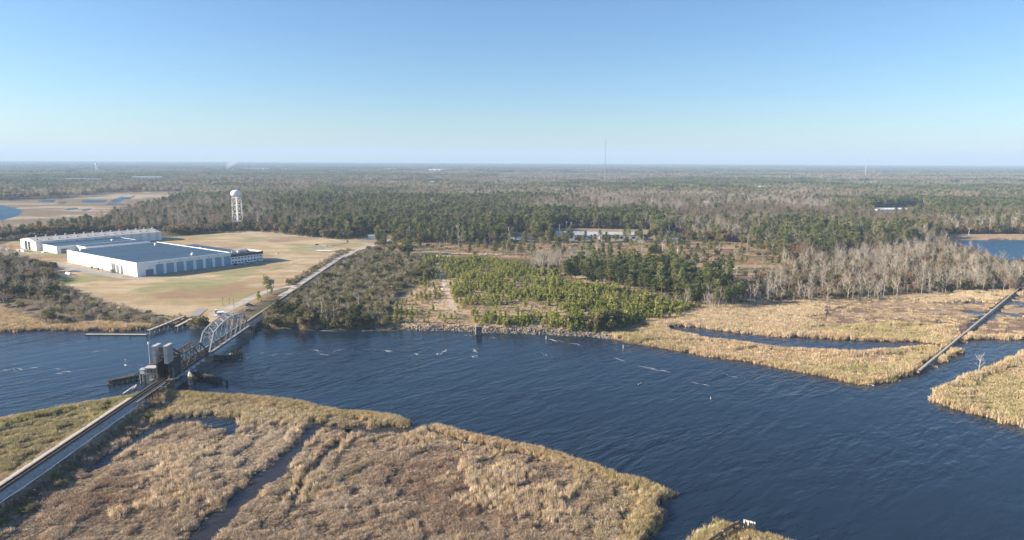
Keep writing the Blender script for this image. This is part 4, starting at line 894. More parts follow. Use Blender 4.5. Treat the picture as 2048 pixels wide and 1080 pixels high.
# concrete block in the water, channel posts, snags
p = G(957, 671, 0); t = thing('old_pier', 'square dark concrete pier block standing in the water off the riprap', 'pier', (p[0], p[1] + 1.2, 0), .18)
part('shaft', MB().box((-1.7, -1.4, .5), (1.7, 1.4, 4.9)), M['pier'], t); part('cap', MB().box((-1.85, -1.55, 4.9), (1.85, 1.55, 5.15)), M['pier'], t); part('footing', MB().box((-2.2, -1.8, -2), (2.2, 1.8, .5)), M['algae'], t); part('stain_panel', MB().box((-.35, -1.46, 1.6), (.15, -1.39, 3.0)), M['concrete'], t)
for lab, q, h in (('weathered timber post in the water nearest the dark pier block', (1034, 672), 2.4), ('white marker post in the water off the riprap tip', (1092, 678), 2.2), ('white marker post in the water off the reed island', (1246, 697), 2.4), ('stub of a dark pile in the open water below the riprap', (976, 694), .8)):
    p = G(*q, 0); t = thing('post', lab, 'post', (p[0], p[1], 0)); part('shaft', MB().tube((0, 0, -2), (0.05, 0, h * .8), .15, .12, 8), M['white' if 'white' in lab else 'timber'], t); part('cap', MB().tube((.05, 0, h * .8), (.05, 0, h * .8 + .1), .17, .14, 8), M['lightgrey'], t)
for lab, q, r_, L in (('pale driftwood log lying in the water off the right marsh point', (1862, 796), 1.9, 3.0), ('thin pale branch at the tip of the reed island', (1743, 770), 2.4, 2.2), ('driftwood trunk stranded under the dark bank trees', (660, 661), .12, 9), ('driftwood trunk stranded on the bank before the scrub', (735, 662), .1, 7), ('small snag sticking out of the open river', (1422, 797), 1.2, 1.6), ('drifting branch in the open river beside the reed island', (1280, 768), .4, 2.0)):
    p = G(*q, .1); t = thing('driftwood_log', lab, 'log', (p[0], p[1], 0.1), r_); part('trunk', MB().tube((-L / 2, 0, 0), (L / 2, .2, .25), .2, .11, 8), M['greybark'], t); part('branch', MB().tube((L * .2, 0, .15), (L * .4, .4, .8), .08, .04, 6), M['greybark'], t)

# ------------------------------------------------------------------ far buildings and masts
def building(name, label, cat, u, v, wd, dp, h, wall, roof, rot=0.0, gable=0.0, group=None, wins=0):
    p = G(u, v, GZ); t = thing(name, label, cat, (p[0], p[1], GZ), rot, group)
    part('wall', MB().box((-wd / 2, 0, -1), (wd / 2, dp, h)), wall, t)
    m = MB()
    if gable:
        m.v += [(-wd/2 - .5, -.5, h), (wd/2 + .5, -.5, h), (wd/2 + .5, dp + .5, h), (-wd/2 - .5, dp + .5, h), (-wd/2, dp/2, h + gable), (wd/2, dp/2, h + gable)]
        m.f += [(0, 1, 5, 4), (2, 3, 4, 5), (3, 0, 4), (1, 2, 5), (3, 2, 1, 0)]; m.m += [0] * 5
    else: m.box((-wd/2 - .3, -.3, h), (wd/2 + .3, dp + .3, h + .5))
    part('roof', m, roof, t)
    for k in range(wins):
        x = -wd/2 + wd * (k + .3) / wins; part('window', MB().box((x, -.12, h * .35), (x + wd / wins * .45, .02, h * .7)), M['glass'], t)
    return t
building('industrial_building', 'long low grey-roofed industrial building behind the clearing, widest of its lot', 'industrial building', 1160, 480, 60, 40, 6, M['cladding'], M['lightgrey'], -.05, 2.5, None, 8)
building('industrial_building', 'pale blue-grey shed block at the far end of the industrial lot', 'industrial building', 1236, 481, 44, 30, 7, M['lightgrey'], M['lightgrey'], -.05, 2.0, None, 6)
building('house', 'grey house with a shallow roof among pines at the clearing edge', 'house', 1037, 485, 19, 12, 3.5, M['concrete'], M['lightgrey'], .1, 2.8, None, 4)
building('house', 'small blue-walled house among oaks east of the industrial lot', 'house', 1350, 484, 15, 10, 3.4, M['door'], M['concrete'], -.1, 2.0, None, 3)
building('trailer', 'white box trailer parked where the gravel road enters the woods', 'trailer', 747, 477, 13, 4, 3.6, M['white'], M['white'], .05, 0, None, 0)
building('industrial_building', 'bright white flat-roofed building among the far pine woods', 'industrial building', 1792, 430, 74, 40, 10, M['white'], M['white'], .1, 0, None, 0)
far_b = [(168, 362, 190, 30, 11, 'long white-roofed complex in the far left woods'), (292, 361, 120, 40, 16, 'bright white plant building in the woods above the water tower field'), (312, 359, 60, 30, 12, 'smaller white block beside the bright plant building'), (506, 340, 260, 60, 16, 'long white sheds near the smoke plume'), (575, 341, 160, 50, 14, 'pale low sheds in the far woods'), (870, 342, 200, 50, 14, 'row of pale roofs far off before the horizon'), (780, 340, 130, 50, 14, 'pale rooftop cluster far off left of the row of roofs'), (868, 368, 36, 18, 9, 'white house at the foot of the grey wood'), (678, 353, 60, 25, 10, 'pale rooftop among dark pines'), (1430, 414, 50, 16, 9, 'pale blue roof amid the brown woods'), (1470, 412, 30, 14, 9, 'white gable beside the pale blue roof'), (1525, 380, 34, 14, 11, 'white and blue house among dark pines'), (1535, 420, 16, 10, 8, 'tiny white gable in the bare wood'), (1875, 419, 34, 16, 9, 'dark-roofed house past the white flat building'), (1230, 410, 30, 14, 9, 'small white house in the middle woods'), (1046, 402, 26, 14, 9, 'pale cottage in the middle woods'), (1382, 376, 20, 12, 11, 'tiny bright house in the far woods'), (2020, 432, 24, 12, 8, 'white cottage near the edge of the far woods'), (1945, 436, 20, 12, 8, 'small pale cottage in the brown woods')]
for i, (u, v, wd, dp, h, lab) in enumerate(far_b):
    building('distant_building', lab, 'building', u, v, wd, dp, h, M['white'] if i % 3 else M['cladding'], M['white'] if i % 2 else M['lightgrey'], random.uniform(-.3, .3), 0 if wd > 50 else 3.0, None, 0)
def mast(label, u, v, htop, wid, z0=GZ, mt='lightgrey', guys=False):
    p = G(u, v, z0); t = thing('radio_mast', label, 'mast', (p[0], p[1], z0)); h = htop
    m = MB(); n = 16
    for i in range(3):
        a = i * 2.094; m.beam((wid * math.cos(a), wid * math.sin(a), 0), (wid * .8 * math.cos(a), wid * .8 * math.sin(a), h), wid * .5)
    part('frame', m, M[mt], t); b = MB()
    for k in range(n):
        a = k * 2.094; b.beam((wid * math.cos(a), wid * math.sin(a), h * k / n), (wid * math.cos(a + 2.094), wid * math.sin(a + 2.094), h * (k + 1) / n), wid * .35)
    part('lattice', b, M['redpaint' if mt == 'rust' else mt], t); part('antenna', MB().tube((0, 0, h), (0, 0, h * 1.06), wid * .3, n=6), M[mt], t); part('hut', MB().box((-wid * 3, -wid * 6, 0), (wid * 3, -wid * 3, 4)), M['concrete'], t)
    if guys:
        for i in range(3):
            a = i * 2.094 + .4; part('guy_wire', MB().beam((0, 0, h * .9), (h * .25 * math.cos(a), h * .25 * math.sin(a), 0), wid * .12), M[mt], t)
mast('very tall slender mast rising above the horizon', 1210, 344.5, 272, 1.5, mt='darksteel', guys=True)
mast('pale lattice mast rising from the far woods beneath the right sky', 1730, 356, 120, 1.6)
mast('thin grey mast in the pine woods beyond the water tower', 733, 372, 44, .7); mast('thin brown mast in front of the grey far wood', 829, 372, 38, .6); mast('faint short mast in the grey flat wood below the tall mast', 1209, 360, 70, .9)
p = G(194, 345, GZ); t = thing('distant_water_tower', 'tiny white water tower far off on the left horizon', 'water tower', (p[0], p[1], GZ))
part('tank', MB().lathe([(2, 48), (7, 51), (9, 57), (7, 62), (.1, 64)], 14), M['white'], t, True)
for i in range(4): part('leg', MB().beam((7 * math.cos(i * 1.57), 7 * math.sin(i * 1.57), 0), (6 * math.cos(i * 1.57), 6 * math.sin(i * 1.57), 52), 2), M['white'], t)
for lab, u, v, h in (('tall lamp post left at the back of the industrial lot', 1119, 468, 12), ('taller lamp post with a white head behind the long industrial roof', 1133, 466, 15), ('lamp post at the rear edge of the industrial lot', 1142, 464, 13), ('white-headed lamp post beside the grey house', 1017, 484, 17), ('white lamp post among the dark pines', 1009, 452, 13), ('slim pole with a white top in the woods by the gravel road', 819, 474, 12), ('utility pole on the dyke by the far pond', 1937, 474, 11), ('tall white pole beyond the white flat-roofed building', 1845, 424, 26)):
    p = G(u, v, GZ); t = thing('lamp_post', lab, 'lamp post', (p[0], p[1], GZ)); part('pole', MB().tube((0, 0, -1), (0, 0, h), .28, .2, 6), M['lightgrey'], t); part('lamp_head', MB().box((-.9, -.4, h), (.9, .4, h + .5)), M['white'], t)

# ------------------------------------------------------------------ vegetation: shapes
def leaf_cloud(rng, centers, spread, per, size, up=0.5):
    """many leaf-sized triangles round clump centres; returns 3n x 3 vertices"""
    c = np.repeat(np.asarray(centers, float), per, 0); n = len(c)
    c = c + rng.normal(0, 1, (n, 3)) * np.asarray(spread)
    a = rng.normal(0, 1, (n, 3)); a[:, 2] *= (1 - up); a /= np.linalg.norm(a, axis=1)[:, None]
    b = np.cross(a, rng.normal(0, 1, (n, 3))); b /= np.linalg.norm(b, axis=1)[:, None]
    s = size * (0.6 + 0.8 * rng.random((n, 1)))
    return np.stack([c - a * s * .6 - b * s * .35, c + a * s * .7, c - a * s * .2 + b * s * .65], 1).reshape(-1, 3)
def sliver(p, q, wdt, rng):
    p = np.asarray(p); q = np.asarray(q); d = q - p; r = np.cross(d, rng.normal(0, 1, d.shape)); r /= (np.linalg.norm(r, axis=-1, keepdims=True) + 1e-9)
    return np.stack([p - r * wdt / 2, p + r * wdt / 2, q], 1).reshape(-1, 3)
def limb(p, q, r0, r1, n=5):
    m = MB(); m.tube(p, q, r0, r1, n, cap=False); V = np.array(m.v); out = []
    for f in m.f: out += [V[f[0]], V[f[1]], V[f[2]], V[f[0]], V[f[2]], V[f[3]]]
    return np.array(out)
def pine(seed, h, base=.48, rad=.16, per=26, size=.85):
    g = np.random.default_rng(seed); T = [limb((0, 0, -.4), (g.normal(0, .2), g.normal(0, .2), h * .97), .26 * h / 18, .06, 6)]; cs = []
    n = 19
    for i in range(n):
        t = i / (n - 1); z = h * (base + (1 - base) * t * .97) ; r = h * rad * (1.05 - t) ** .6 * (.45 + .75 * g.random()) * (0.65 + 0.35 * min(1, t * 4)); a = g.random() * 6.283
        c = np.array([r * math.cos(a), r * math.sin(a), z + .25 * r]); cs.append(c)
        if r > 1: T.append(limb((0, 0, z - .3 * r), tuple(c), .09, .03, 3))
    if g.random() < .6:
        for _ in range(3):
            a = g.random() * 6.283; z = h * (base - .18 * g.random()); T.append(limb((0, 0, z), (1.6 * math.cos(a), 1.6 * math.sin(a), z + .3), .07, .02, 3))
    return np.concatenate(T), leaf_cloud(g, cs, (.075 * h * .75, .075 * h * .75, .042 * h * .8), per, size * h / 18)
def young_pine(seed, h):
    g = np.random.default_rng(seed); T = [limb((0, 0, -.2), (0, 0, h * .9), .09, .03, 4)]; cs = []
    for i in range(13):
        t = i / 12; r = h * .24 * (1.08 - t) * (.5 + .6 * g.random()); a = g.random() * 6.283; cs.append((r * math.cos(a), r * math.sin(a), h * (.16 + .8 * t)))
    return np.concatenate(T), leaf_cloud(g, cs, (h * .075, h * .075, h * .07), 9, h * .14, .1)
def bare(seed, h, spread=.22, twigs=430, wdt=.10):
    g = np.random.default_rng(seed); lean = g.normal(0, .04, 2) * h; T = [limb((0, 0, -.4), (lean[0] * .5, lean[1] * .5, h * .5), .24 * h / 16, .15 * h / 16, 6), limb((lean[0] * .5, lean[1] * .5, h * .5), (lean[0], lean[1], h * .93), .15 * h / 16, .04, 4)]
    tips = []; starts = []
    for i in range(11):
        t = .30 + .62 * i / 10; a = i * 2.4 + g.random() * .8; r = h * spread * (1.15 - .75 * t) * (.75 + .5 * g.random()); p = np.array([lean[0] * t, lean[1] * t, h * t])
        q = p + np.array([r * math.cos(a), r * math.sin(a), h * (.16 + .10 * g.random())]); T.append(limb(p, q, .10 * h / 16, .03, 3))
        for k in range(3):
            s = p + (q - p) * (.35 + .6 * g.random()); e = s + g.normal(0, 1, 3) * h * .055 + np.array([0, 0, h * .10]) + (q - p) * .2; T.append(limb(s, e, .05 * h / 16, .015, 3)); starts.append((s, e))
        starts.append((p + (q - p) * .4, q))
    S = np.array([s for s, e in starts]); E = np.array([e for s, e in starts]); k = g.integers(0, len(S), twigs); u = g.random((twigs, 1)) ** .7
    b0 = S[k] + (E[k] - S[k]) * u; d = g.normal(0, 1, (twigs, 3)); d[:, 2] = np.abs(d[:, 2]) * .7 + .08; d *= h * .05 * g.uniform(.5, 1.4, (twigs, 1))
    return np.concatenate(T), sliver(b0, b0 + d, wdt * h / 16, g)
def oak(seed, h, rad=.42, n=26, per=24, size=.95):
    g = np.random.default_rng(seed); T = [limb((0, 0, -.4), (0, 0, h * .42), .035 * h, .025 * h, 6)]; cs = []
    for i in range(n):
        a = g.random() * 6.283; e = g.random() ** .7; rr = h * rad * math.sqrt(g.random()) ; z = h * (.34 + .58 * e * math.sqrt(max(0, 1 - (rr / (h * rad * 1.05)) ** 2)) + .03 * g.normal()); cs.append((rr * math.cos(a), rr * math.sin(a), z))
        if i < 7: T.append(limb((0, 0, h * .36), cs[-1], .014 * h, .005 * h, 3))
    return np.concatenate(T), leaf_cloud(g, cs, (h * .075, h * .075, h * .05), per, size * h / 11)
def shrub(seed, h, bareness=0.0):
    g = np.random.default_rng(seed); T = []; cs = []
    for i in range(9):
        a = g.random() * 6.283; r = h * .55 * math.sqrt(g.random()); z = h * (.35 + .5 * g.random() * (1 - (r / (h * .6)) ** 2)); cs.append((r * math.cos(a), r * math.sin(a), z)); T.append(limb((r * .2 * math.cos(a), r * .2 * math.sin(a), -.2), cs[-1], .05, .02, 3))
    if bareness: 
        n = 170; b0 = np.array(cs)[g.integers(0, 9, n)] * g.uniform(.3, 1, (n, 1)); d = g.normal(0, 1, (n, 3)); d[:, 2] = np.abs(d[:, 2]) + .4; return np.concatenate(T), sliver(b0, b0 + d * h * .16, .075, g)
    return np.concatenate(T), leaf_cloud(g, cs, (h * .15, h * .15, h * .12), 20, h * .13)
def both(name, tv, mats):
    return tri_mesh(name, np.concatenate(tv), mats, [0] * (len(tv[0]) // 3) + [1] * (len(tv[1]) // 3))
class Kind:
    """a sort of tree: a few shapes, each as trunk + crown meshes and as one joined mesh for far woods"""
    def __init__(s, name, makers, trunk, crown, split=True):
        s.name = name; s.tv = makers; s.tm, s.cm = M[trunk], M[crown]; s.split = split
        s.joined = [both(name, t, [s.tm, s.cm]) for t in makers]
        s.parts = [(tri_mesh('trunk', t[0], [s.tm]), tri_mesh('crown', t[1], [s.cm])) for t in makers] if split else None
        s.pts = []
    def add(s, x, y, scale, region):
        s.pts.append((np.asarray(x), np.asarray(y), np.asarray(scale) * np.ones(len(x)), region))
KP = Kind('pine_tree', [pine(i, 18 + i % 3, .42 + .04 * (i % 4)) for i in range(6)], 'pinebark', 'pine')
KB = Kind('bare_tree', [bare(20 + i, 15 + i % 4, .24 + .05 * (i % 3), 290) for i in range(8)], 'greybark', 'twig')
KD = Kind('bare_tree', [bare(140 + i, 16 + i % 3, .24 + .04 * (i % 3), 330) for i in range(6)], 'bark', 'twigdark')
KO = Kind('evergreen_oak', [oak(40 + i, 11, .40 + .04 * (i % 3)) for i in range(5)], 'bark', 'oak')
KR = Kind('brown_oak', [oak(60 + i, 12, .36, 24, 20) for i in range(4)], 'bark', 'brown')
KY = Kind('young_pine', [young_pine(80 + i, 4.2) for i in range(5)], 'pinebark', 'young', False)
KS = Kind('shrub', [shrub(100 + i, 3.0) for i in range(5)], 'bark', 'scrub', False)
KT = Kind('bare_shrub', [shrub(120 + i, 3.4, 1) for i in range(5)], 'greybark', 'twig', False)

def sample(P, dens, extra=None):
    """random spots in a ground outline, dens = per square metre"""
    x0, y0 = P.min(0); x1, y1 = P.max(0); n = int((x1 - x0) * (y1 - y0) * dens)
    x = RNG.uniform(x0, x1, n); y = RNG.uniform(y0, y1, n); k = inside(P, x, y); x, y = x[k], y[k]
    k = in_view(x, y, 2.0, 90, 120); x, y = x[k], y[k]
    return x, y
def line_poly(pts, wdt):
    """corridor round a polyline, used to keep roads and tracks clear"""
    P = np.array(pts, float); T = np.gradient(P, axis=0); T /= np.linalg.norm(T, axis=1)[:, None]; Nn = np.stack([-T[:, 1], T[:, 0]], 1)
    return np.concatenate([P + Nn * wdt, (P - Nn * wdt)[::-1]])
ROADS = [line_poly([G(u, v, 2.6) for u, v in q], wd) for q, wd in (
    ([(425, 632), (480, 607), (530, 583), (560, 575), (598, 571)], 5), ([(700, 505), (735, 494), (765, 486), (800, 474), (850, 466)], 5), ([(566, 592), (596, 574), (630, 551), (660, 531), (708, 502)], 6),
    ([(874, 524), (888, 565), (904, 612), (912, 622)], 2.6), ([(800, 506), (900, 506), (1010, 508)], 5), ([(960, 628), (1200, 625)], 2.0))]
ROADS.append(np.array([(rx(y) - 4.2, y) for y in (90, 300, 500, 700)] + [(rx(y) + 4.3, y) for y in (700, 500, 300, 90)]))
FACT = np.array([loc(*q) for q in ((-45, -16), (135, -16), (135, 110), (190, 250), (190, 330), (-20, 330), (-25, 40))])
PIPE = line_poly([pa, (pa + pc_) / 2, pc_], 2.2)
def free(x, y, extra=(), wmin=1.0, field=True):
    k = water_sd(x, y) > wmin
    for P in ROADS + [FACT, PIPE] + LOTS + list(extra) + ([FIELD] if field else []): k &= ~inside(P, x, y)
    return k

# forests -------------------------------------------------------------
FOREST = np.concatenate([poly([(-260, 470), (-260, 462), (40, 474), (60, 468), (150, 464), (330, 462), (330, 472), (380, 469), (420, 466), (460, 460), (500, 459), (560, 463), (620, 471), (690, 477), (735, 475), (745, 470), (762, 480), (752, 496), (790, 511), (830, 511),
    (850, 506), (868, 492), (890, 489), (1000, 487), (1100, 485), (1250, 483), (1300, 481), (1480, 486), (1560, 505), (1600, 520), (1800, 500), (1890, 476), (1895, 470), (2300, 468)], 2.5), np.array([(1500, 1650), (-1500, 1650)])])
def far_kinds(x, y):
    """which sort of tree grows where: stands of pine, of bare hardwood, of mixed oak"""
    u, v = proj(x, y, 8.0)
    a = fbm(x, y, 230, 30, 3); b = fbm(x, y, 120, 33, 3); r = RNG.random(len(x))
    pinei = sstep(0.50, 0.58, a)
    inP = inside(PINEWOOD, x, y)
    greyR = (u > 1280) & (v > 425) | (u > 1750) & (v > 440)
    greyL = (u < 620) & (v > 372) & (v < 470)
    pinei = np.where(inP, .38 + .34 * sstep(.42, .56, b), pinei); pinei = np.where(greyR, pinei * .45 + .08, pinei); pinei = np.where(greyL & ~inP, pinei * .25 + .04, pinei)
    edge = (u > 700) & (u < 1350) & (v > 440); pinei = np.where(edge, np.maximum(pinei, .55), pinei)
    k = np.where(r < pinei * .85 + .07, 0, 1)                                   # 0 pine, 1 bare
    r2 = RNG.random(len(x)); k = np.where(((k == 1) | (RNG.random(len(x)) < .25)) & (r2 < .20 + .34 * sstep(.48, .6, b)), 3, k); k = np.where((r2 > .76), 2, k)   # 3 brown oak, 2 evergreen
    return k
x, y = sample(FOREST, 1 / 34.0); k = free(x, y, [POND, BAY, SCRUB, PLANT, CLEAR, DYKE], 4.0) & ~inside(MARSH[3], x, y) & ~inside(MARSH[1], x, y); x, y = x[k], y[k]
kd = far_kinds(x, y)
front = lambda x, y: np.clip(.82 + .36 * fbm(x, y, 60, 50), .7, 1.3)
pale = (fbm(x, y, 140, 77, 3) > .53) & (RNG.random(len(x)) < .75); uu, vv = proj(x, y, 8.0); pale |= (uu < 620) & (RNG.random(len(x)) < .45); kd = np.where((kd == 1) & ~pale, 4, kd); kd = np.where((uu < 700) & (kd == 2) & (RNG.random(len(x)) < .4), 3, kd)
for i, K in enumerate((KP, KB, KO, KR, KD)):
    m = kd == i; K.add(x[m], y[m], front(x[m], y[m]) * RNG.uniform(.66, 1.12, m.sum()) * np.where(proj(x[m], y[m], 2)[0] < 340, .78, 1), 'forest')
# low growth along the wood's edges
def edge_line(pts, n, kinds, region, wid=5.0, sc=(.7, 1.4)):
    P = np.array([G(*p, 2.5) for p in pts]); L = np.cumsum([0] + list(np.hypot(*np.diff(P, axis=0).T))); s = RNG.random(n) * L[-1]
    x = np.interp(s, L, P[:, 0]) + RNG.normal(0, wid, n); y = np.interp(s, L, P[:, 1]) + RNG.normal(0, wid, n); k = water_sd(x, y) > .6
    for R_ in ROADS: k &= ~inside(R_, x, y)
    x, y = x[k], y[k]; c = RNG.integers(0, len(kinds), len(x))
    for i, K in enumerate(kinds): K.add(x[c == i], y[c == i], RNG.uniform(*sc, (c == i).sum()), region)
edge_line([(330, 470), (420, 467), (500, 461), (560, 465), (620, 473), (690, 479)], 190, [KS, KS, KT, KO], 'field edge', 4, (.5, 1.3))
edge_line([(-40, 484), (40, 474), (100, 468), (160, 462)], 70, [KO, KO, KR, KS], 'hall', 9, (.8, 1.3))
edge_line([(574, 572), (592, 561), (624, 543), (655, 522), (686, 506)], 230, [KS, KT, KT], 'trail hedge', 2.2, (.45, 1.1))
edge_line([(700, 500), (676, 506)], 16, [KS, KS], 'trail hedge', 2.0, (.6, 1.1)); edge_line([(578, 571), (590, 562)], 7, [KO, KS], 'trail hedge', 1.5, (.45, .7))
edge_line([(520, 634), (534, 622), (552, 606), (574, 592), (586, 582)], 34, [KS, KT], 'gravel verge', 1.6, (.4, .8))
# scrub beside the railway
x, y = sample(SCRUB, 1 / 11.0); k = free(x, y, (), .8, False); x, y = x[k], y[k]; u, v = proj(x, y, 2.5); dark = (v > 622) & (u < 740) & (fbm(x, y, 14, 55, 2) > .42)
r = RNG.random(len(x))
for K, m, s in ((KO, dark & (r < .34), (.45, .85)), (KS, dark & (r >= .34) & (r < .60), (.8, 1.7)), (KT, dark & (r >= .60) & (r < .9), (.9, 1.7)), (KB, dark & (r > .955), (.5, .75)),
                (KS, ~dark & (r < .50), (.7, 1.7)), (KT, ~dark & (r >= .50) & (r < .93), (.8, 1.9)), (KO, ~dark & (r >= .95) , (.4, .6))):
    K.add(x[m], y[m], RNG.uniform(*s, m.sum()), 'scrub')
edge_line([(525, 652), (560, 654), (610, 655), (660, 657), (720, 658), (780, 657)], 120, [KO, KS, KO, KT], 'scrub', 3.5, (.5, .95))
# plantation
x, y = sample(PLANT, 1 / 5.2); k = free(x, y, [GROVE, GREYGROVE], 3.5, False); x, y = x[k], y[k]; u, v = proj(x, y, 2.5)
ra = G(880, 530, 2.5) - G(905, 615, 2.5); ra /= np.hypot(*ra); ac = x * ra[1] - y * ra[0]; al = x * ra[0] + y * ra[1]; ac = np.round(ac / 3.4) * 3.4 + RNG.normal(0, .35, len(x)); x = ac * ra[1] + al * ra[0]; y = -ac * ra[0] + al * ra[1]; u, v = proj(x, y, 2.5)
dn = fbm(x, y, 26, 60, 3); dn2 = fbm(x, y, 7, 61, 2)
want = (.66 * sstep(.34, .48, dn) + .16) * (.45 + .75 * sstep(.3, .55, dn2)); want = np.where(u < 895, .20 * sstep(.45, .55, dn) + .05, want); want = np.where((v < 560) & (u < 895), .55, want); want = np.where((v > 612) & (u < 1120), .05 + .12 * sstep(.5, .6, dn2), want)
want = np.where((v > 633) & (v < 656) & (u > 950) & (u < 1190), .42, want); want = np.where(u > 1180, np.maximum(want, .46), want)
k = RNG.random(len(x)) < want; x, y, u = x[k], y[k], u[k]; KY.add(x, y, RNG.uniform(.4, 1.25, len(x)) * np.where(u > 1100, 1.15, 1), 'plantation')
x2, y2 = sample(PLANT, 1 / 60.); k = free(x2, y2, [GROVE], 3, False); KS.add(x2[k], y2[k], RNG.uniform(.25, .55, k.sum()), 'plantation floor')
edge_line([(845, 560), (852, 545), (862, 530)], 26, [KO, KY], 'plantation', 5, (.5, .9)); edge_line([(1120, 652), (1170, 655), (1215, 650), (1250, 640)], 45, [KY, KS, KO], 'plantation', 5, (.4, .8))
# tall pine grove by the reeds
x, y = sample(GROVE, 1 / 33.0); k = free(x, y, (), 2, False); x, y = x[k], y[k]; r = RNG.random(len(x))
KP.add(x[r < .62], y[r < .62], RNG.uniform(.58, .92, (r < .62).sum()), 'grove'); m = (r >= .62) & (r < .76); KO.add(x[m], y[m], RNG.uniform(.6, .95, m.sum()), 'grove'); m = r >= .9; KT.add(x[m], y[m], RNG.uniform(1, 2, m.sum()), 'grove')
edge_line([(1370, 612), (1410, 612), (1450, 606), (1500, 604)], 60, [KT, KT, KB], 'grove edge', 4, (.45, .8))
x, y = sample(GREYGROVE, 1 / 22.0); r = RNG.random(len(x)); KB.add(x[r < .7], y[r < .7], RNG.uniform(.5, .75, (r < .7).sum()), 'grey grove'); KO.add(x[r > .85], y[r > .85], RNG.uniform(.5, .8, (r > .85).sum()), 'grey grove')
# clearing: few tall pines left standing, brush
x, y = sample(CLEAR, 1 / 260.0); k = free(x, y, (), 2); x, y = x[k], y[k]; r = RNG.random(len(x))
KP.add(x[r < .5], y[r < .5], RNG.uniform(.5, .85, (r < .5).sum()), 'clearing'); m = (r > .5) & (r < .72); KB.add(x[m], y[m], RNG.uniform(.5, .8, m.sum()), 'clearing'); m = r > .72; KO.add(x[m], y[m], RNG.uniform(.35, .65, m.sum()), 'clearing')
x, y = sample(CLEAR, 1 / 26.0); k = free(x, y, (), 2) & (RNG.random(len(x)) < sstep(.42, .6, fbm(x, y, 30, 70))); x, y = x[k], y[k]; r = RNG.random(len(x)); KS.add(x[r < .6], y[r < .6], RNG.uniform(.25, .7, (r < .6).sum()), 'clearing floor'); KT.add(x[r >= .6], y[r >= .6], RNG.uniform(.3, .7, (r >= .6).sum()), 'clearing floor')
edge_line([(885, 487), (1000, 486), (1100, 485), (1250, 484), (1330, 482)], 60, [KP, KP, KB, KO], 'clearing edge', 6, (.6, .95))
edge_line([(1090, 480), (1130, 484), (1200, 486), (1260, 485)], 22, [KR, KO, KS], 'clearing edge', 4, (.35, .6))
# grey swamp wood above the marsh
x, y = sample(BAREWOOD, 1 / 19.0); k = free(x, y, [POND, DYKE], 2, False); x, y = x[k], y[k]; u, v = proj(x, y, 2); g_ = fbm(x, y, 55, 75, 3); r = RNG.random(len(x)); gap = ((u < 1600) & (v < 560) & (RNG.random(len(x)) < .55))
low = sstep(580, 600, v)
for K, m, s in ((KB, (r < .33) & ~gap, (.34, .78)), (KD, (r >= .33) & (r < .42) & ~gap, (.36, .7)), (KO, (r >= .42) & (r < .58), (.35, .9)), (KR, (r >= .58) & (r < .70) & ~gap, (.4, .8)), (KT, (r >= .70) & (r < .91), (.8, 2.2)), (KS, r >= .92, (.8, 1.5))):
    K.add(x[m], y[m], RNG.uniform(*s, m.sum()) * (1 - .45 * low[m]), 'swamp wood')
edge_line([(1500, 602), (1560, 600), (1640, 596), (1720, 590), (1800, 584), (1880, 578), (1960, 572), (2030, 570)], 190, [KT, KT, KS, KB], 'marsh edge', 7, (.4, .9))
edge_line([(1560, 610), (1640, 612), (1700, 608), (1760, 600)], 60, [KT, KT, KS], 'marsh edge', 9, (.3, .6))
edge_line([(1905, 505), (1945, 514), (1980, 528), (2020, 540), (2040, 548)], 40, [KO, KR, KB], 'pond shore', 5, (.5, .85)); edge_line([(2040, 545), (2070, 540), (2060, 560)], 14, [KO, KR], 'pond shore', 4, (.8, 1.1))
# left bank
x, y = sample(LEFTWOOD, 1 / 13.0); k = free(x, y, (), 1.2, False); x, y = x[k], y[k]; u, v = proj(x, y, 2); r = RNG.random(len(x)); low = u > 110
gapm = (v > 600) & (u < 80) & (RNG.random(len(x)) < .8)
for K, m, s in ((KT, (r < .42), (.9, 1.9)), (KS, (r >= .42) & (r < .66), (.7, 1.5)), (KO, (r >= .66) & (r < .78) & ~low, (.5, .85)), (KR, (r >= .78) & (r < .84) & ~low, (.4, .65)), (KB, (r >= .84) & (r < .93) & ~low, (.5, .75)), (KO, (r > .97) & low, (.3, .5))):
    m = m & ~gapm; K.add(x[m], y[m], RNG.uniform(*s, m.sum()), 'left bank')
edge_line([(300, 640), (330, 634), (355, 630), (345, 640)], 20, [KS, KT], 'left bank', 3, (.5, .9)); edge_line([(440, 645), (470, 640), (510, 636)], 20, [KS, KT], 'left bank', 3, (.4, .8))
# dark brush below the embankment in the foreground
yy = RNG.uniform(165, 274, 230); xx = np.array([rx(q) for q in yy]) + 5.6 + np.abs(RNG.normal(0, 2.8, 230)); k = water_sd(xx, yy) > .6; r = RNG.random(230)
KS.add(xx[k & (r < .6)], yy[k & (r < .6)], RNG.uniform(.35, .85, (k & (r < .6)).sum()), 'embankment'); KT.add(xx[k & (r >= .6)], yy[k & (r >= .6)], RNG.uniform(.4, .85, (k & (r >= .6)).sum()), 'embankment')
yy = RNG.uniform(100, 266, 26); xx = np.array([rx(q) for q in yy]) - 9.5 - np.abs(RNG.normal(0, 2, 26)); k = water_sd(xx, yy) > .6; KS.add(xx[k], yy[k], RNG.uniform(.2, .5, k.sum()), 'embankment')

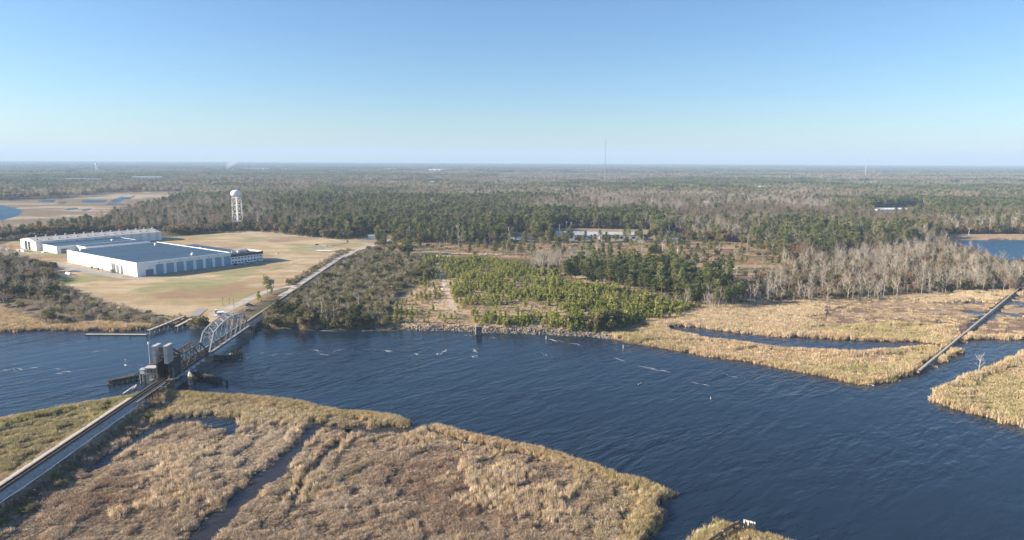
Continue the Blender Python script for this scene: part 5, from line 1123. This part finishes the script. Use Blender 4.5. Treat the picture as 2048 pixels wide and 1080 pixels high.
LABEL = {
 'pine_tree': dict(forest='tall green pine in the mixed forest', grove='tall pine in the dark grove by the reeds', clearing='slender pine left standing on the brown clearing', **{'clearing edge': 'long-stemmed pine at the forest edge before the industrial buildings'}),
 'bare_tree': dict(forest='leafless grey tree in the mixed forest', scrub='small leafless tree in the railway scrub', clearing='leafless pale tree on the brown clearing', **{'grove edge': 'leafless sapling before the dark pine grove by the reeds', 'grey grove': 'pale leafless tree in the small grey stand above the plantation', 'clearing edge': 'leafless tree at the forest edge before the industrial buildings', 'swamp wood': 'leafless pale tree in the swamp wood', 'marsh edge': 'leafless small tree at the edge of the marsh by the pipeline', 'pond shore': 'leafless tree on the shore of the far pond', 'left bank': 'leafless grey tree in the thicket below the factory'}),
 'evergreen_oak': dict(forest='dark round evergreen in the mixed forest', hall='dark bushy evergreen behind the gabled hall', scrub='dark evergreen in the railway scrub', plantation='dark evergreen beside the young pine plantation', grove='dark broad evergreen in the tall pine grove', clearing='low dark evergreen on the brown clearing', **{'field edge': 'bushy evergreen along the wood edge by the water tower', 'trail hedge': 'bushy evergreen in the hedge beside the pale trail', 'grey grove': 'dark evergreen in the small grey stand above the plantation', 'clearing edge': 'dark evergreen before the industrial buildings', 'swamp wood': 'dark evergreen in the swamp wood', 'pond shore': 'dark evergreen on the shore of the far pond', 'left bank': 'dark evergreen in the thicket below the factory'}),
 'brown_oak': dict(forest='russet brown tree in the mixed forest', hall='russet tree behind the gabled hall', **{'clearing edge': 'low russet tree before the industrial buildings', 'swamp wood': 'russet brown tree in the swamp wood', 'pond shore': 'russet tree on the shore of the far pond', 'left bank': 'russet tree in the thicket below the factory'}),
 'young_pine': dict(plantation='young bright green plantation pine'),
 'shrub': {'field edge': 'green shrub along the wood edge by the water tower', 'hall': 'green shrub behind the gabled hall', 'trail hedge': 'green shrub in the hedge beside the pale trail', 'gravel verge': 'low green shrub between gravel road and railway', 'scrub': 'olive green shrub in the railway scrub', 'plantation floor': 'low shrub on the ground of the pine plantation', 'plantation': 'low green shrub at the river end of the plantation', 'clearing floor': 'low brush on the brown clearing', 'clearing edge': 'low shrub before the industrial buildings', 'swamp wood': 'olive shrub in the swamp wood', 'marsh edge': 'green shrub at the edge of the marsh by the pipeline', 'left bank': 'olive shrub in the thicket below the factory', 'embankment': 'dark low shrub at the foot of the railway embankment'},
 'bare_shrub': {'field edge': 'grey twiggy shrub along the wood edge by the water tower', 'trail hedge': 'grey twiggy shrub in the hedge beside the pale trail', 'gravel verge': 'grey twiggy shrub between gravel road and railway', 'scrub': 'grey twiggy shrub in the railway scrub', 'grove': 'grey twiggy shrub in the tall pine grove', 'grove edge': 'grey twiggy shrub before the dark pine grove by the reeds', 'clearing floor': 'grey twiggy brush on the brown clearing', 'swamp wood': 'grey twiggy shrub in the swamp wood', 'marsh edge': 'grey twiggy shrub at the edge of the marsh by the pipeline', 'left bank': 'grey twiggy shrub in the thicket below the factory', 'embankment': 'dull twiggy shrub at the foot of the railway embankment'},
}
CAT = dict(pine_tree='pine', bare_tree='bare tree', evergreen_oak='evergreen tree', brown_oak='oak', young_pine='young pine', shrub='shrub', bare_shrub='shrub')
def where_it_stands(region, x, y):
    u, w_ = proj(np.array([x]), np.array([y]), np.array([2.5])); u, w_ = float(u[0]), float(w_[0])
    if region == 'forest': return 'behind the gabled hall' if u < 330 else 'between gabled hall and water tower' if u < 440 else 'around the water tower' if u < 520 else 'at the top of the dry field' if u < 700 else 'above the gravel road junction' if u < 1000 else 'behind the industrial buildings' if u < 1330 else 'above the brown cleared land' if u < 1880 else 'beyond the far pond'
    if region == 'plantation': return 'between scrub and sandy track' if u < 893 else 'in the front strip along the bank' if w_ > 632 and u < 1190 else 'below the tall pine grove' if u > 1190 else 'nearest the sandy lane' if w_ < 545 else 'in its middle part'
    if region == 'grove': return 'at its plantation end' if u < 1240 else 'in its middle' if u < 1370 else 'at its marsh end'
    if region == 'swamp wood': return 'next to the clearing' if u < 1560 else 'in its middle' if u < 1760 else 'before the far pond' if u < 1920 else 'by the pipeline'
    if region == 'scrub': return 'near the sandy lane' if w_ < 555 else 'on the river bank' if w_ > 622 else 'beside the pale trail' if u < 650 else 'toward the plantation'
    if region == 'left bank': return 'above the pool' if w_ < 575 else 'below the pool' if u < 130 else 'running down to the pier'
    if region in ('clearing', 'clearing floor'): return 'near the sandy lane' if u < 1010 else 'before the industrial lot' if u < 1300 else 'above the tall pine grove' if w_ > 520 else 'beside the swamp wood'
    if region == 'embankment': return 'near the bridge' if w_ < 850 else 'halfway along' if w_ < 930 else 'at its near end'
    return ''
def put(K, v, x, y, z, sc, rz, label, group=None):
    if K.split:
        t = thing(K.name, label, CAT[K.name], (x, y, z), rz, group); t.scale = (sc, sc, sc * random.uniform(.92, 1.08))
        for nm, me in zip(('trunk', 'crown'), K.parts[v]): link(nm, me, t)
    else:
        t = tag(link(K.name, K.joined[v], None, (x, y, z), rz), label, CAT[K.name], group); t.scale = (sc,) * 3
    return t
NIND = 300
STUFF = dict(pine_tree='pines of the far forest', bare_tree='leafless trees of the far forest', evergreen_oak='evergreen trees of the far forest', brown_oak='russet trees of the far forest', young_pine='remaining young pines of the plantation', shrub='remaining green shrubs', bare_shrub='remaining grey shrubs')
for K in (KP, KB, KO, KR, KY, KS, KT, KD):
    X = np.concatenate([p[0] for p in K.pts]); Y = np.concatenate([p[1] for p in K.pts]); S = np.concatenate([p[2] for p in K.pts]); R_ = np.concatenate([[p[3]] * len(p[0]) for p in K.pts])
    kv = in_view(X, Y, 3.0, 90, 110); X, Y, S, R_ = X[kv], Y[kv], S[kv], R_[kv]
    Z = terrain(X, Y) - .1
    size = S / Y * np.where(in_view(X, Y, 3.0, 0, 0), 1, .2); o = np.argsort(-size); V = RNG.integers(0, len(K.joined), len(X)); rz = RNG.random(len(X)) * 6.283
    nind = 0 if K is KD else NIND
    for i in o[:nind]:
        lab = (LABEL[K.name][str(R_[i])] + ' ' + where_it_stands(str(R_[i]), X[i], Y[i])).strip(); put(K, int(V[i]), X[i], Y[i], Z[i], S[i], rz[i], lab, lab)
    q = o[nind:]
    if len(q):
        r3 = np.zeros((len(q), 3)); r3[:, 2] = rz[q]; sc = np.repeat(S[q, None], 3, 1) * np.stack([np.ones(len(q)), np.ones(len(q)), RNG.uniform(.88, 1.12, len(q))], 1)
        scatter(K.name + '_wood', K.joined, np.stack([X[q], Y[q], Z[q]], 1), r3, sc, V[q], np.ones((len(q), 3)), STUFF[K.name])
    print(K.name, len(X))

# single trees that stand out
p = G(535, 592, 2.6); put(KP, 0, p[0], p[1], tz(*p), .84, 0, 'lone tall pine with a bare stem beside the gravel road')
p = G(517, 602, 2.6); put(KY, 0, p[0], p[1], tz(*p), 1.7, 0, 'dark young conifer between gravel road and railway'); p = G(543, 588, 2.6); put(KY, 1, p[0], p[1], tz(*p), 1.5, 1, 'upright young conifer next to the lone tall pine')
p = G(398, 650, 1.5); put(KO, 2, p[0], p[1], -2.6, 1.05, 1.0, 'dark round broadleaf tree leaning over the water between pier and truss')
p = G(411, 650, 1.5); put(KO, 1, p[0], p[1], -1.4, .62, 2.0, 'smaller dark bush next to the round tree by the truss')
def deadtree(label, u, v, h, s): 
    p = G(u, v, .6); tv = bare(s, h, .34, 60, .16); t = thing('dead_tree', label, 'dead tree', (p[0], p[1], tz(*p)))
    link('trunk', tri_mesh('trunk', tv[0], [M['deadwood']]), t); link('crown', tri_mesh('crown', tv[1], [M['deadwood']]), t)
deadtree('bleached dead tree standing on the bank of the pipeline marsh point', 1957, 741, 8.5, 301)
deadtree('pale forked dead tree in the brown clearing', 1325, 510, 13, 303); deadtree('tall bleached snag nearest the forked dead tree', 1284, 508, 15, 304)
for lab, u, v, h in (('short bleached snag beside the long-stemmed pines', 1355, 506, 7), ('shorter of two bleached stubs in the clearing', 1361, 504, 6)):
    p = G(u, v, 2.5); t = thing('snag', lab, 'dead trunk', (p[0], p[1], 2.4)); part('trunk', MB().tube((0, 0, -.5), (.2, 0, h), .45, .25, 8), M['deadwood'], t); part('branch', MB().tube((.1, 0, h * .6), (1.0, .2, h * .8), .14, .05, 5), M['deadwood'], t)
p = G(1230, 1072, .6); put(KT, 2, p[0], p[1], .4, .9, 0, 'small pale leafless bush in the reeds of the near marsh point')
p = G(1900, 774, .6); t = put(KT, 1, p[0], p[1], .4, 1.2, .4, 'whitish leafless bush at the water edge of the marsh point'); 
for i, (u, v) in enumerate(((1920, 762), (1935, 758), (1962, 806))): p = G(u, v, .6); put(KT, i, p[0], p[1], .4, .8, i, ('brownish bush right behind the whitish leafless bush', 'brownish bush farther up the bank from the whitish bush', 'dull bush inside the grass of the marsh point')[i])
KQ = [(290, 808, 1.0), (265, 832, .9), (240, 852, .9), (210, 880, 1.0)]

# ------------------------------------------------------------------ far woods as one mass: patches of many small trees
def patch(seed, mix, size=62.0, n=30):
    g = np.random.default_rng(seed); A = []; mi = []
    for i in range(n):
        x, y = g.uniform(-size / 2, size / 2, 2); r = g.random(); h = g.uniform(12, 19)
        if r < mix[0]:
            V = leaf_cloud(g, [(x + g.normal(0, 1), y + g.normal(0, 1), h * q) for q in (.55, .7, .82, .95)], (1.7, 1.7, 1.0), 13, 2.3); mt_ = 0
        elif r < mix[0] + mix[1]:
            m = 46; b0 = np.stack([x + g.normal(0, 1.5, m), y + g.normal(0, 1.5, m), h * g.uniform(.25, .9, m)], 1); d = g.normal(0, 1, (m, 3)) * [1, 1, .5] + [0, 0, 2.6]; V = sliver(b0, b0 + d * 1.1, .75, g); V = np.concatenate([V, limb((x, y, 0), (x, y, h * .8), .3, .1, 3)]); mt_ = 1
        elif r < mix[0] + mix[1] + mix[2]:
            V = leaf_cloud(g, [(x + g.normal(0, 2.2), y + g.normal(0, 2.2), h * g.uniform(.35, .7)) for q in range(6)], (1.4, 1.4, 1.1), 9, 2.3); mt_ = 2
        else:
            V = leaf_cloud(g, [(x + g.normal(0, 2.2), y + g.normal(0, 2.2), h * g.uniform(.35, .72)) for q in range(6)], (1.4, 1.4, 1.1), 9, 2.2); mt_ = 3
        A.append(V); mi += [mt_] * (len(V) // 3)
    return tri_mesh('wood_patch', np.concatenate(A), [M['pine'], M['twigdark'] if seed % 2 else M['twig'], M['oak'], M['brown']], mi)
MIX = [(.78, .06, .12), (.62, .15, .15), (.14, .54, .16), (.10, .66, .10), (.36, .26, .20), (.22, .32, .22)]
PATCH = [patch(200 + i * 3 + j, MIX[i]) for i in range(6) for j in range(2)]
def far_wood(name, y0, y1, sp, sxy, szz, label):
    ys = []; xs = []; yv = y0
    while yv < y1:
        hw = yv * .80 + 60; n = int(2 * hw / sp); xs.append(np.linspace(-hw, hw, n) + RNG.normal(0, sp * .2, n)); ys.append(np.full(n, yv) + RNG.normal(0, sp * .2, n)); yv += sp
    x = np.concatenate(xs); y = np.concatenate(ys)
    k = np.ones(len(x), bool)
    if y0 < 2500:
        k &= ~inside(MARSH[3], x, y) & ~inside(BAY, x, y)
    clear = fbm(x, y, 700, 12); k &= ~((clear > .60) & (y > 2600) & (RNG.random(len(x)) < .8)); k &= RNG.random(len(x)) < .95
    u, v = proj(x, y, 2.5)
    for (bu, bv, wd, *_r) in far_b + [(1792, 430, 90)]:
        yb = G(bu, bv, 2.5)[1]; s_ = FPX / yb * (wd / 2 + 12); k &= ~((np.abs(u - bu) < s_) & (y > yb - max(140, wd * 1.2) * yb / 2500) & (y < yb + wd * .6))
    x, y, u, v = x[k], y[k], u[k], v[k]
    a = fbm(x, y, 480, 80, 4); b = fbm(x, y, 260, 84, 3)
    # the pale flat wood below the tall mast
    gw_ = (u > 990) & (u < 1300) & (v > 346) & (v < 366)
    t = np.where(a > .53, np.where(b > .5, 0, 1), np.where(a < .45, np.where(b > .5, 3, 2), np.where(b > .5, 4, 5)))
    t = np.where((u < 700) & (v < 372) & (t > 1) & (b > .42), 4, t)
    t = np.where(gw_, 3, t); t = np.where((y > 5200) & (RNG.random(len(x)) < .5), 1, t)
    idx = t * 2 + RNG.integers(0, 2, len(x)); sz = RNG.uniform(.85, 1.15, len(x)) * np.where(gw_, .5, 1)
    r3 = zrot(len(x)); scatter(name, PATCH, np.stack([x, y, np.full(len(x), 2.4)], 1), r3, np.stack([np.full(len(x), sxy), np.full(len(x), sxy), szz * sz], 1), idx, np.ones((len(x), 3)), label)
far_wood('forest_beyond', 1655, 5200, 52, 1.0, 1.0, 'forest of pines and leafless trees stretching to the horizon, nearer part')
far_wood('forest_horizon', 5230, 17300, 120, 2.3, 1.05, 'forest fading blue along the horizon')

# ------------------------------------------------------------------ marsh grass and reeds
def tuft(seed, n, h, spread, lean, wdt, droop=.3):
    g = np.random.default_rng(seed); V = []
    ang = g.random(n) * 6.283; r = np.sqrt(g.random(n)) * spread; b = np.stack([r * np.cos(ang), r * np.sin(ang), np.full(n, -.1)], 1)
    d = g.normal(0, lean, (n, 3)); d[:, 2] = 1; d /= np.linalg.norm(d, axis=1)[:, None]; L = h * g.uniform(.65, 1.15, (n, 1)); m = b + d * L * .6; d2 = d + g.normal(0, droop, (n, 3)) * [1, 1, .6]; d2 /= np.linalg.norm(d2, axis=1)[:, None]; t = m + d2 * L * .45
    s = np.cross(d, g.normal(0, 1, (n, 3))); s /= np.linalg.norm(s, axis=1)[:, None]; s *= wdt
    A = np.stack([b - s, b + s, m + s * .9, b - s, m + s * .9, m - s * .9, m - s * .9, m + s * .9, t], 1).reshape(-1, 3)
    return tri_mesh('tuft', A, [M['tint']])
TALL = [tuft(400 + i, 26, 2.1, .75, .10, .045, .18) for i in range(4)]
LOWT = [tuft(420 + i, 26, 1.05, .65, .42, .045, .7) for i in range(4)] + [tuft(430 + i, 28, .95, .8, 1.1, .05, .9) for i in range(3)]
FARR = [tuft(440 + i, 34, 2.0, 1.5, .12, .07, .25) for i in range(4)]
FARL = [tuft(450 + i, 32, .9, 1.7, .45, .085, .6) for i in range(4)]
GOLD, TAN, PALE, GREEN, BROWN, GREYT, OLIVE = [np.array(c) for c in ((.56, .41, .22), (.59, .455, .30), (.70, .61, .48), (.36, .385, .13), (.32, .235, .175), (.48, .415, .335), (.40, .345, .175))]
def tints(x, y, w):
    """mix of the named colours by weights w (dict-like list of (colour, weight array))"""
    n = len(x); W_ = np.stack([np.broadcast_to(k, (n,)) for _, k in w], 1); W_ = W_ / W_.sum(1, keepdims=True); c = (W_.cumsum(1) < RNG.random((n, 1))).sum(1); c = np.minimum(c, len(w) - 1)
    base = np.einsum('nk,kc->nc', W_, np.array([q for q, _ in w])); own = np.array([q for q, _ in w])[c]
    return np.clip((base * .45 + own * .55) * RNG.uniform(.62, 1.32, (n, 1)), 0, 1)
def spots(P, dens): 
    x, y = sample(P, dens); sd = water_sd(x, y); k = (sd > .35) | ((RNG.random(len(x)) < .30 * np.clip(1 + sd / 1.8, 0, 1)))
    for R_ in (ROADS[-1], PIPE): k &= ~inside(R_, x, y)
    return x[k], y[k], sd[k]
NEARP = np.array([(-260, 120), (200, 120), (160, 330), (-140, 345), (-330, 345)])
x, y, sd = spots(NEARP, 5.2)
east = x > np.array(rx(y)) 
u, v = proj(x, y, .6)
n1 = fbm(x, y, 16, 90, 3); n2 = fbm(x, y, 5, 91, 2); n3 = fbm(x, y, 38, 92, 3)
river_edge = 1 - sstep(2.0, 9.0, sdist(RIVER, x, y)); creek = 1 - sstep(.5, 4.0, sd)
tall = np.clip(river_edge + .75 * creek * sstep(.44, .6, n1) + .8 * sstep(.60, .68, n1) * (RNG.random(len(x)) < .8), 0, 1)
islet = (u > 1375) & (v > 1020); tall = np.where(islet, 1, tall); band = (u < 830) & (v < 850) & east; tall = np.where(band & (n1 > .44), np.maximum(tall, .8), tall)
is_tall = (RNG.random(len(x)) < tall); is_tall &= np.where(is_tall & (sd < 1.3), RNG.random(len(x)) < .7, True)
mott = sstep(.36, .6, n2)
keep = RNG.random(len(x)) < np.where(is_tall, .42,   .34 + .66 * mott); keep |= river_edge > .6
x, y, sd, u, v, east, n1, n2, n3, is_tall, mott, river_edge, creek, islet, band = [q[keep] for q in (x, y, sd, u, v, east, n1, n2, n3, is_tall, mott, river_edge, creek, islet, band)]
one = np.ones(len(x))
green = np.where(~east, 4.2 * sstep(.36, .52, n3), .5 * sstep(.58, .68, n3)) + np.where((u > 1150), .5, 0) + np.where(islet, .6, 0) + np.where(band, .7, 0)
palep = np.exp(-(((u - 530) / 70) ** 2 + ((v - 872) / 28) ** 2)) + .8 * np.exp(-(((u - 430) / 150) ** 2 + ((v - 925) / 26) ** 2)) + .7 * np.exp(-(((u - 760) / 110) ** 2 + ((v - 1000) / 26) ** 2))
darkp = np.exp(-(((u - 960) / 150) ** 2 + ((v - 985) / 48) ** 2)) + .7 * np.exp(-(((u - 210) / 90) ** 2 + ((v - 1000) / 60) ** 2))
pinkb = np.exp(-(((u - 900) / 190) ** 2 + ((v - 990) / 75) ** 2))
w_ = [(GOLD, .9 * (is_tall + .15) + .5 * river_edge), (TAN, .9 * one), (PALE, .5 + 1.6 * sstep(.52, .66, n1) + 4 * palep), (GREEN, green * (.4 + .6 * is_tall)), (np.array((.30, .19, .135)), np.where(is_tall, .1, .45 + 2.2 * pinkb + 5 * darkp)), (GREYT, np.where(is_tall, .15, 1.1)), (OLIVE, .10 + .8 * green)]
tn = tints(x, y, w_)
idx = np.where(is_tall, RNG.integers(0, 4, len(x)), 4 + np.where(RNG.random(len(x)) < .55 + .3 * (n2 - .5), RNG.integers(0, 4, len(x)), RNG.integers(4, 7, len(x))))
hs = np.where(is_tall, RNG.uniform(.55, .95, len(x)) * (.85 + .3 * n1), RNG.uniform(.5, 1.0, len(x)) * (.4 + 1.0 * mott)); hs = np.where(islet, hs * .85, hs)
scatter('marsh_reeds', TALL + LOWT, np.stack([x, y, terrain(x, y, sd)], 1), zrot(len(x), .10), np.stack([np.maximum(hs, .6), np.maximum(hs, .6), hs], 1), idx, tn, 'golden reeds and brown flattened grass of the foreground marsh', cat='reeds')
print('near reeds', len(x))
# marshes across the river
FARP = [MARSH[1], MARSH[2]]
X = [];
for P, dn in ((MARSH[1], 1.15), (MARSH[2], 1.0)):
    x, y, sd = spots(P, dn); X.append((x, y, sd))
# bank reeds of the field side
x, y, sd = [np.concatenate(q) for q in zip(*X)]
k = ~inside(BAREWOOD, x, y) & ~inside(LEFTWOOD, x, y) | (sd < 4); x, y, sd = x[k], y[k], sd[k]
u, v = proj(x, y, .6); n1 = fbm(x, y, 22, 95, 3); n2 = fbm(x, y, 6, 96, 2); n3 = fbm(x, y, 45, 97, 3)
island = (v > 648) & (u > 1190) & (u < 1915); rpoint = (u > 1850) & (v > 690); u = u + (fbm(x, y, 25, 99) - .5) * 260
northreed = ((u < 1640) & (u > 1260) & (v < 680)) | ((u > 1850) & (u < 2000) & (v < 606)); lbank = u < 420; wet = inside(WETM, x, y) & (v < 668)
edge = 1 - sstep(2, 7, sd)
edge = np.where(wet, 0, edge)
tall = np.clip(edge + northreed * .9 + lbank * .9 + (rpoint & (u < 1990) & (v > 780)) * .6 + .5 * (island | rpoint) * sstep(.52, .64, n1), 0, 1)
is_tall = RNG.random(len(x)) < tall
keep = RNG.random(len(x)) < np.where(is_tall, .8, np.where(island | rpoint, .75, np.where(wet, .22 * sstep(.5, .6, n2) + .02, .4 * sstep(.4, .6, n2) + .05))); x, y, sd, u, v, n1, n2, n3, island, rpoint, northreed, lbank, is_tall, edge = [q[keep] for q in (x, y, sd, u, v, n1, n2, n3, island, rpoint, northreed, lbank, is_tall, edge)]
one = np.ones(len(x)); gr = np.where(island | rpoint, 1.1 * sstep(.42, .58, n3), .15) * (1 - .7 * edge)
tn = tints(x, y, [(GOLD, .8 + .4 * edge), (TAN, 1.1 + .5 * northreed), (PALE, .5 + 1.0 * northreed), (GREEN, gr), (BROWN, np.where(is_tall | island | rpoint, .08, .9)), (OLIVE, .2 + gr)])
idx = np.where(is_tall, 0, 4) + RNG.integers(0, 4, len(x)); hs = np.where(is_tall, RNG.uniform(.7, 1.15, len(x)) * (.7 + .5 * n1), RNG.uniform(.5, 1.1, len(x)) * (.5 + n2))
scatter('far_marsh_reeds', FARR + FARL, np.stack([x, y, terrain(x, y, sd)], 1), zrot(len(x), .08), np.stack([np.ones(len(x)), np.ones(len(x)), hs], 1), idx, tn, 'tan reeds of the marshes and island across the river', cat='reeds')
print('far reeds', len(x))
# rough tufts on dry land: plantation floor, clearing, bank, field margin
X = []
for P, dn in ((PLANT, .30), (CLEAR, .12), (SCRUB, .10)): X.append(sample(P, dn))
x, y = [np.concatenate(q) for q in zip(*X)]; k = free(x, y, (), .5, False); x, y = x[k], y[k]; n1 = fbm(x, y, 20, 98, 3); k = RNG.random(len(x)) < sstep(.35, .6, n1); x, y, n1 = x[k], y[k], n1[k]; inc = inside(CLEAR, x, y)
tn = tints(x, y, [(TAN, np.where(inc, .4, 1.0)), (PALE, np.where(inc, .1, .5)), (np.array((.26, .15, .08)), np.where(inc, 1.2, .3)), (OLIVE, .4 * np.ones(len(x)))])
scatter('rough_grass', FARL, np.stack([x, y, terrain(x, y)], 1), zrot(len(x), .1), np.repeat(RNG.uniform(.4, .9, (len(x), 1)), 3, 1), RNG.integers(0, 4, len(x)), tn, 'dry grass tufts on the plantation ground and cleared land', cat='grass')
# riprap along the far bank
bl = np.array([G(*p, .5) for p in ((815, 660), (860, 660), (900, 660.5), (960, 664), (1050, 666), (1130, 670), (1200, 673), (1222, 678))]); Lc = np.cumsum([0] + list(np.hypot(*np.diff(bl, axis=0).T))); n = 1300; s_ = RNG.random(n) * Lc[-1]
x = np.interp(s_, Lc, bl[:, 0]) + RNG.normal(0, .6, n); y = np.interp(s_, Lc, bl[:, 1]) + RNG.uniform(-1.0, 8.5, n) * RNG.random(n) ** .5
def stone(seed):
    g = np.random.default_rng(seed); m = MB(); c = [(sx * g.uniform(.6, 1), sy * g.uniform(.6, 1), sz_ * g.uniform(.5, .9)) for sz_ in (-1, 1) for sy in (-1, 1) for sx in (-1, 1)]; m.v = c; m.f = [(0, 2, 3, 1), (4, 5, 7, 6), (0, 1, 5, 4), (1, 3, 7, 5), (3, 2, 6, 7), (2, 0, 4, 6)]; m.m = [0] * 6; return m.mesh('stone', [M['rock']])
scatter('riprap', [stone(i) for i in range(5)], np.stack([x, y, terrain(x, y) + .12], 1), RNG.random((n, 3)) * 6.28, np.repeat(RNG.uniform(.22, .62, (n, 1)), 3, 1), RNG.integers(0, 5, n), np.ones((n, 3)), 'riprap stones along the plantation river bank', cat='stones')
# brush debris piles and branches on the cleared ground
mb = MB()
for u0, v0, n, sp in ((868, 577, 70, 4.5), (895, 580, 50, 4.0), (880, 574, 40, 4), (885, 512, 40, 7), (960, 510, 40, 8), (1080, 500, 30, 12), (1200, 498, 30, 14), (1330, 520, 36, 14), (1420, 540, 36, 14), (1465, 537, 30, 5)):
    p = G(u0, v0, 2.5)
    for _ in range(n):
        a = random.random() * 6.28; L = random.uniform(.8, 3.2); c = (p[0] + random.gauss(0, sp), p[1] + random.gauss(0, sp * .8), 2.6 + random.random() * .5); mb.beam(c, (c[0] + L * math.cos(a), c[1] + L * math.sin(a), c[2] + random.uniform(-.2, .5)), random.uniform(.12, .3))
tag(link('brush_debris', mb.mesh('brush_debris', [M['deadwood']])), 'pale cut branches heaped on the cleared ground', 'branches', kind='stuff')
# wind-blown foam on the river
mb = MB()
def foam(u0, v0, u1, v1, n, wdt, dens=1.0):
    a = G(u0, v0); b = G(u1, v1); d = b - a; L = np.hypot(*d); d = d / L; nr = np.array([-d[1], d[0]])
    for k in range(3 if n > 35 else 2):
        off = random.gauss(0, wdt * .55); ph = random.random() * 900; s0 = random.uniform(-.05, .35) * L; s1 = random.uniform(.6, 1.05) * L; st = .7; prev = None; s = s0
        while s < s1:
            q = float(vnoise(s + ph, ph, 4.5)); w_ = wdt * max(0, (float(vnoise(s + ph, 7 + ph, 3.0)) - .36)) * (2.3 if k == 0 else 1.2) * min(1, (s - s0) / 3 + .2, (s1 - s) / 3 + .1)
            c = a + d * s + nr * (off + 3.0 * wdt * (q - .5) + .5 * (float(vnoise(s, ph, 1.3)) - .5)); cur = (c + nr * w_ / 2, c - nr * w_ / 2) if w_ > .03 else None
            if prev and cur: mb.face([(*prev[0], .05), (*prev[1], .05), (*cur[1], .05), (*cur[0], .05)])
            prev = cur; s += st
    for _ in range(n // 3):
        c = a + d * L * random.random() + nr * random.gauss(0, wdt); r = random.uniform(.04, .12); an = random.random() * 3
        mb.face([(c[0] + r * e * 2 * math.cos(th + an), c[1] + r * e * math.sin(th + an), .06) for th, e in ((0, 1), (1.5, .7), (3.1, 1.1), (4.6, .8))])
for q in ((0, 742, 28, 737, 60, 1.2), (28, 737, 52, 741, 40, 1.0), (48, 737, 85, 734, 50, .8), (105, 740, 125, 736, 60, 1.2), (118, 744, 150, 743, 110, 1.6), (245, 718, 256, 724, 30, 1.0), (252, 728, 262, 733, 40, 1.2), (272, 730, 287, 735, 30, .9), (255, 750, 275, 747, 40, .6), (30, 763, 55, 760, 20, .6),
    (486, 709, 500, 706, 30, .7), (470, 720, 484, 719, 24, .6), (484, 721, 500, 714, 30, .6), (518, 708, 530, 704, 14, .6), (533, 712, 556, 706, 44, .8), (556, 706, 604, 708, 60, .8), (622, 700, 648, 704, 50, .9), (640, 708, 660, 711, 40, .8), (660, 706, 696, 695, 90, 1.0), (700, 700, 722, 706, 30, .7), (762, 700, 792, 703, 60, .9), (826, 706, 842, 711, 40, .9), (874, 712, 898, 696, 70, .8), (738, 700, 760, 699, 30, .7),
    (930, 669, 946, 673, 40, .8), (948, 696, 956, 706, 70, 1.1), (946, 710, 955, 718, 50, 1.0), (980, 675, 995, 678, 16, .6), (1084, 700, 1090, 714, 24, .5), (1098, 679, 1150, 687, 40, .7), (1145, 686, 1165, 693, 40, .8), (1225, 714, 1260, 728, 24, .5), (1258, 728, 1345, 746, 60, .6), (1440, 744, 1460, 753, 34, .6), (1455, 752, 1490, 757, 34, .5), (620, 660, 690, 664, 50, .5), (740, 661, 830, 662, 50, .5), (300, 690, 330, 688, 12, .5), (180, 705, 220, 700, 16, .5), (1380, 765, 1425, 772, 14, .4), (735, 690, 755, 688, 10, .4)): foam(*q)
tag(link('foam', mb.mesh('foam', [M['foam']])), 'wind-blown streaks of white foam on the river', 'foam', kind='stuff')

# ------------------------------------------------------------------ smoke and air
def volume(name, c, dens, aniso=0.0):
    m = bpy.data.materials.new(name); m.use_nodes = True; t = m.node_tree; t.nodes.clear(); o = t.nodes.new('ShaderNodeOutputMaterial'); v_ = t.nodes.new('ShaderNodeVolumePrincipled'); v_.inputs['Color'].default_value = (*c, 1); v_.inputs['Density'].default_value = dens; v_.inputs['Anisotropy'].default_value = aniso; t.links.new(v_.outputs[0], o.inputs['Volume']); return m
p = G(452, 341, 2.5); sm = MB()
sm.lathe([(8, 0), (18, 18), (30, 36), (42, 52), (32, 62), (.1, 68)], 12)
sm.v = [(a + c * 1.0, b, c) for a, b, c in sm.v]
o = tag(link('smoke_plume', sm.mesh('smoke_plume', [volume('smoke', (.95, .96, .98), .010)], smooth=True), None, (p[0], p[1], 8)), 'faint pale smoke plume drifting above the far woods', 'smoke')
hz = MB().box((-16800, -700, -3.0), (16800, 18200, 302))
tag(link('haze', hz.mesh('haze', [volume('haze_air', (.51, .71, .98), 0.00009)])), kind='stuff')
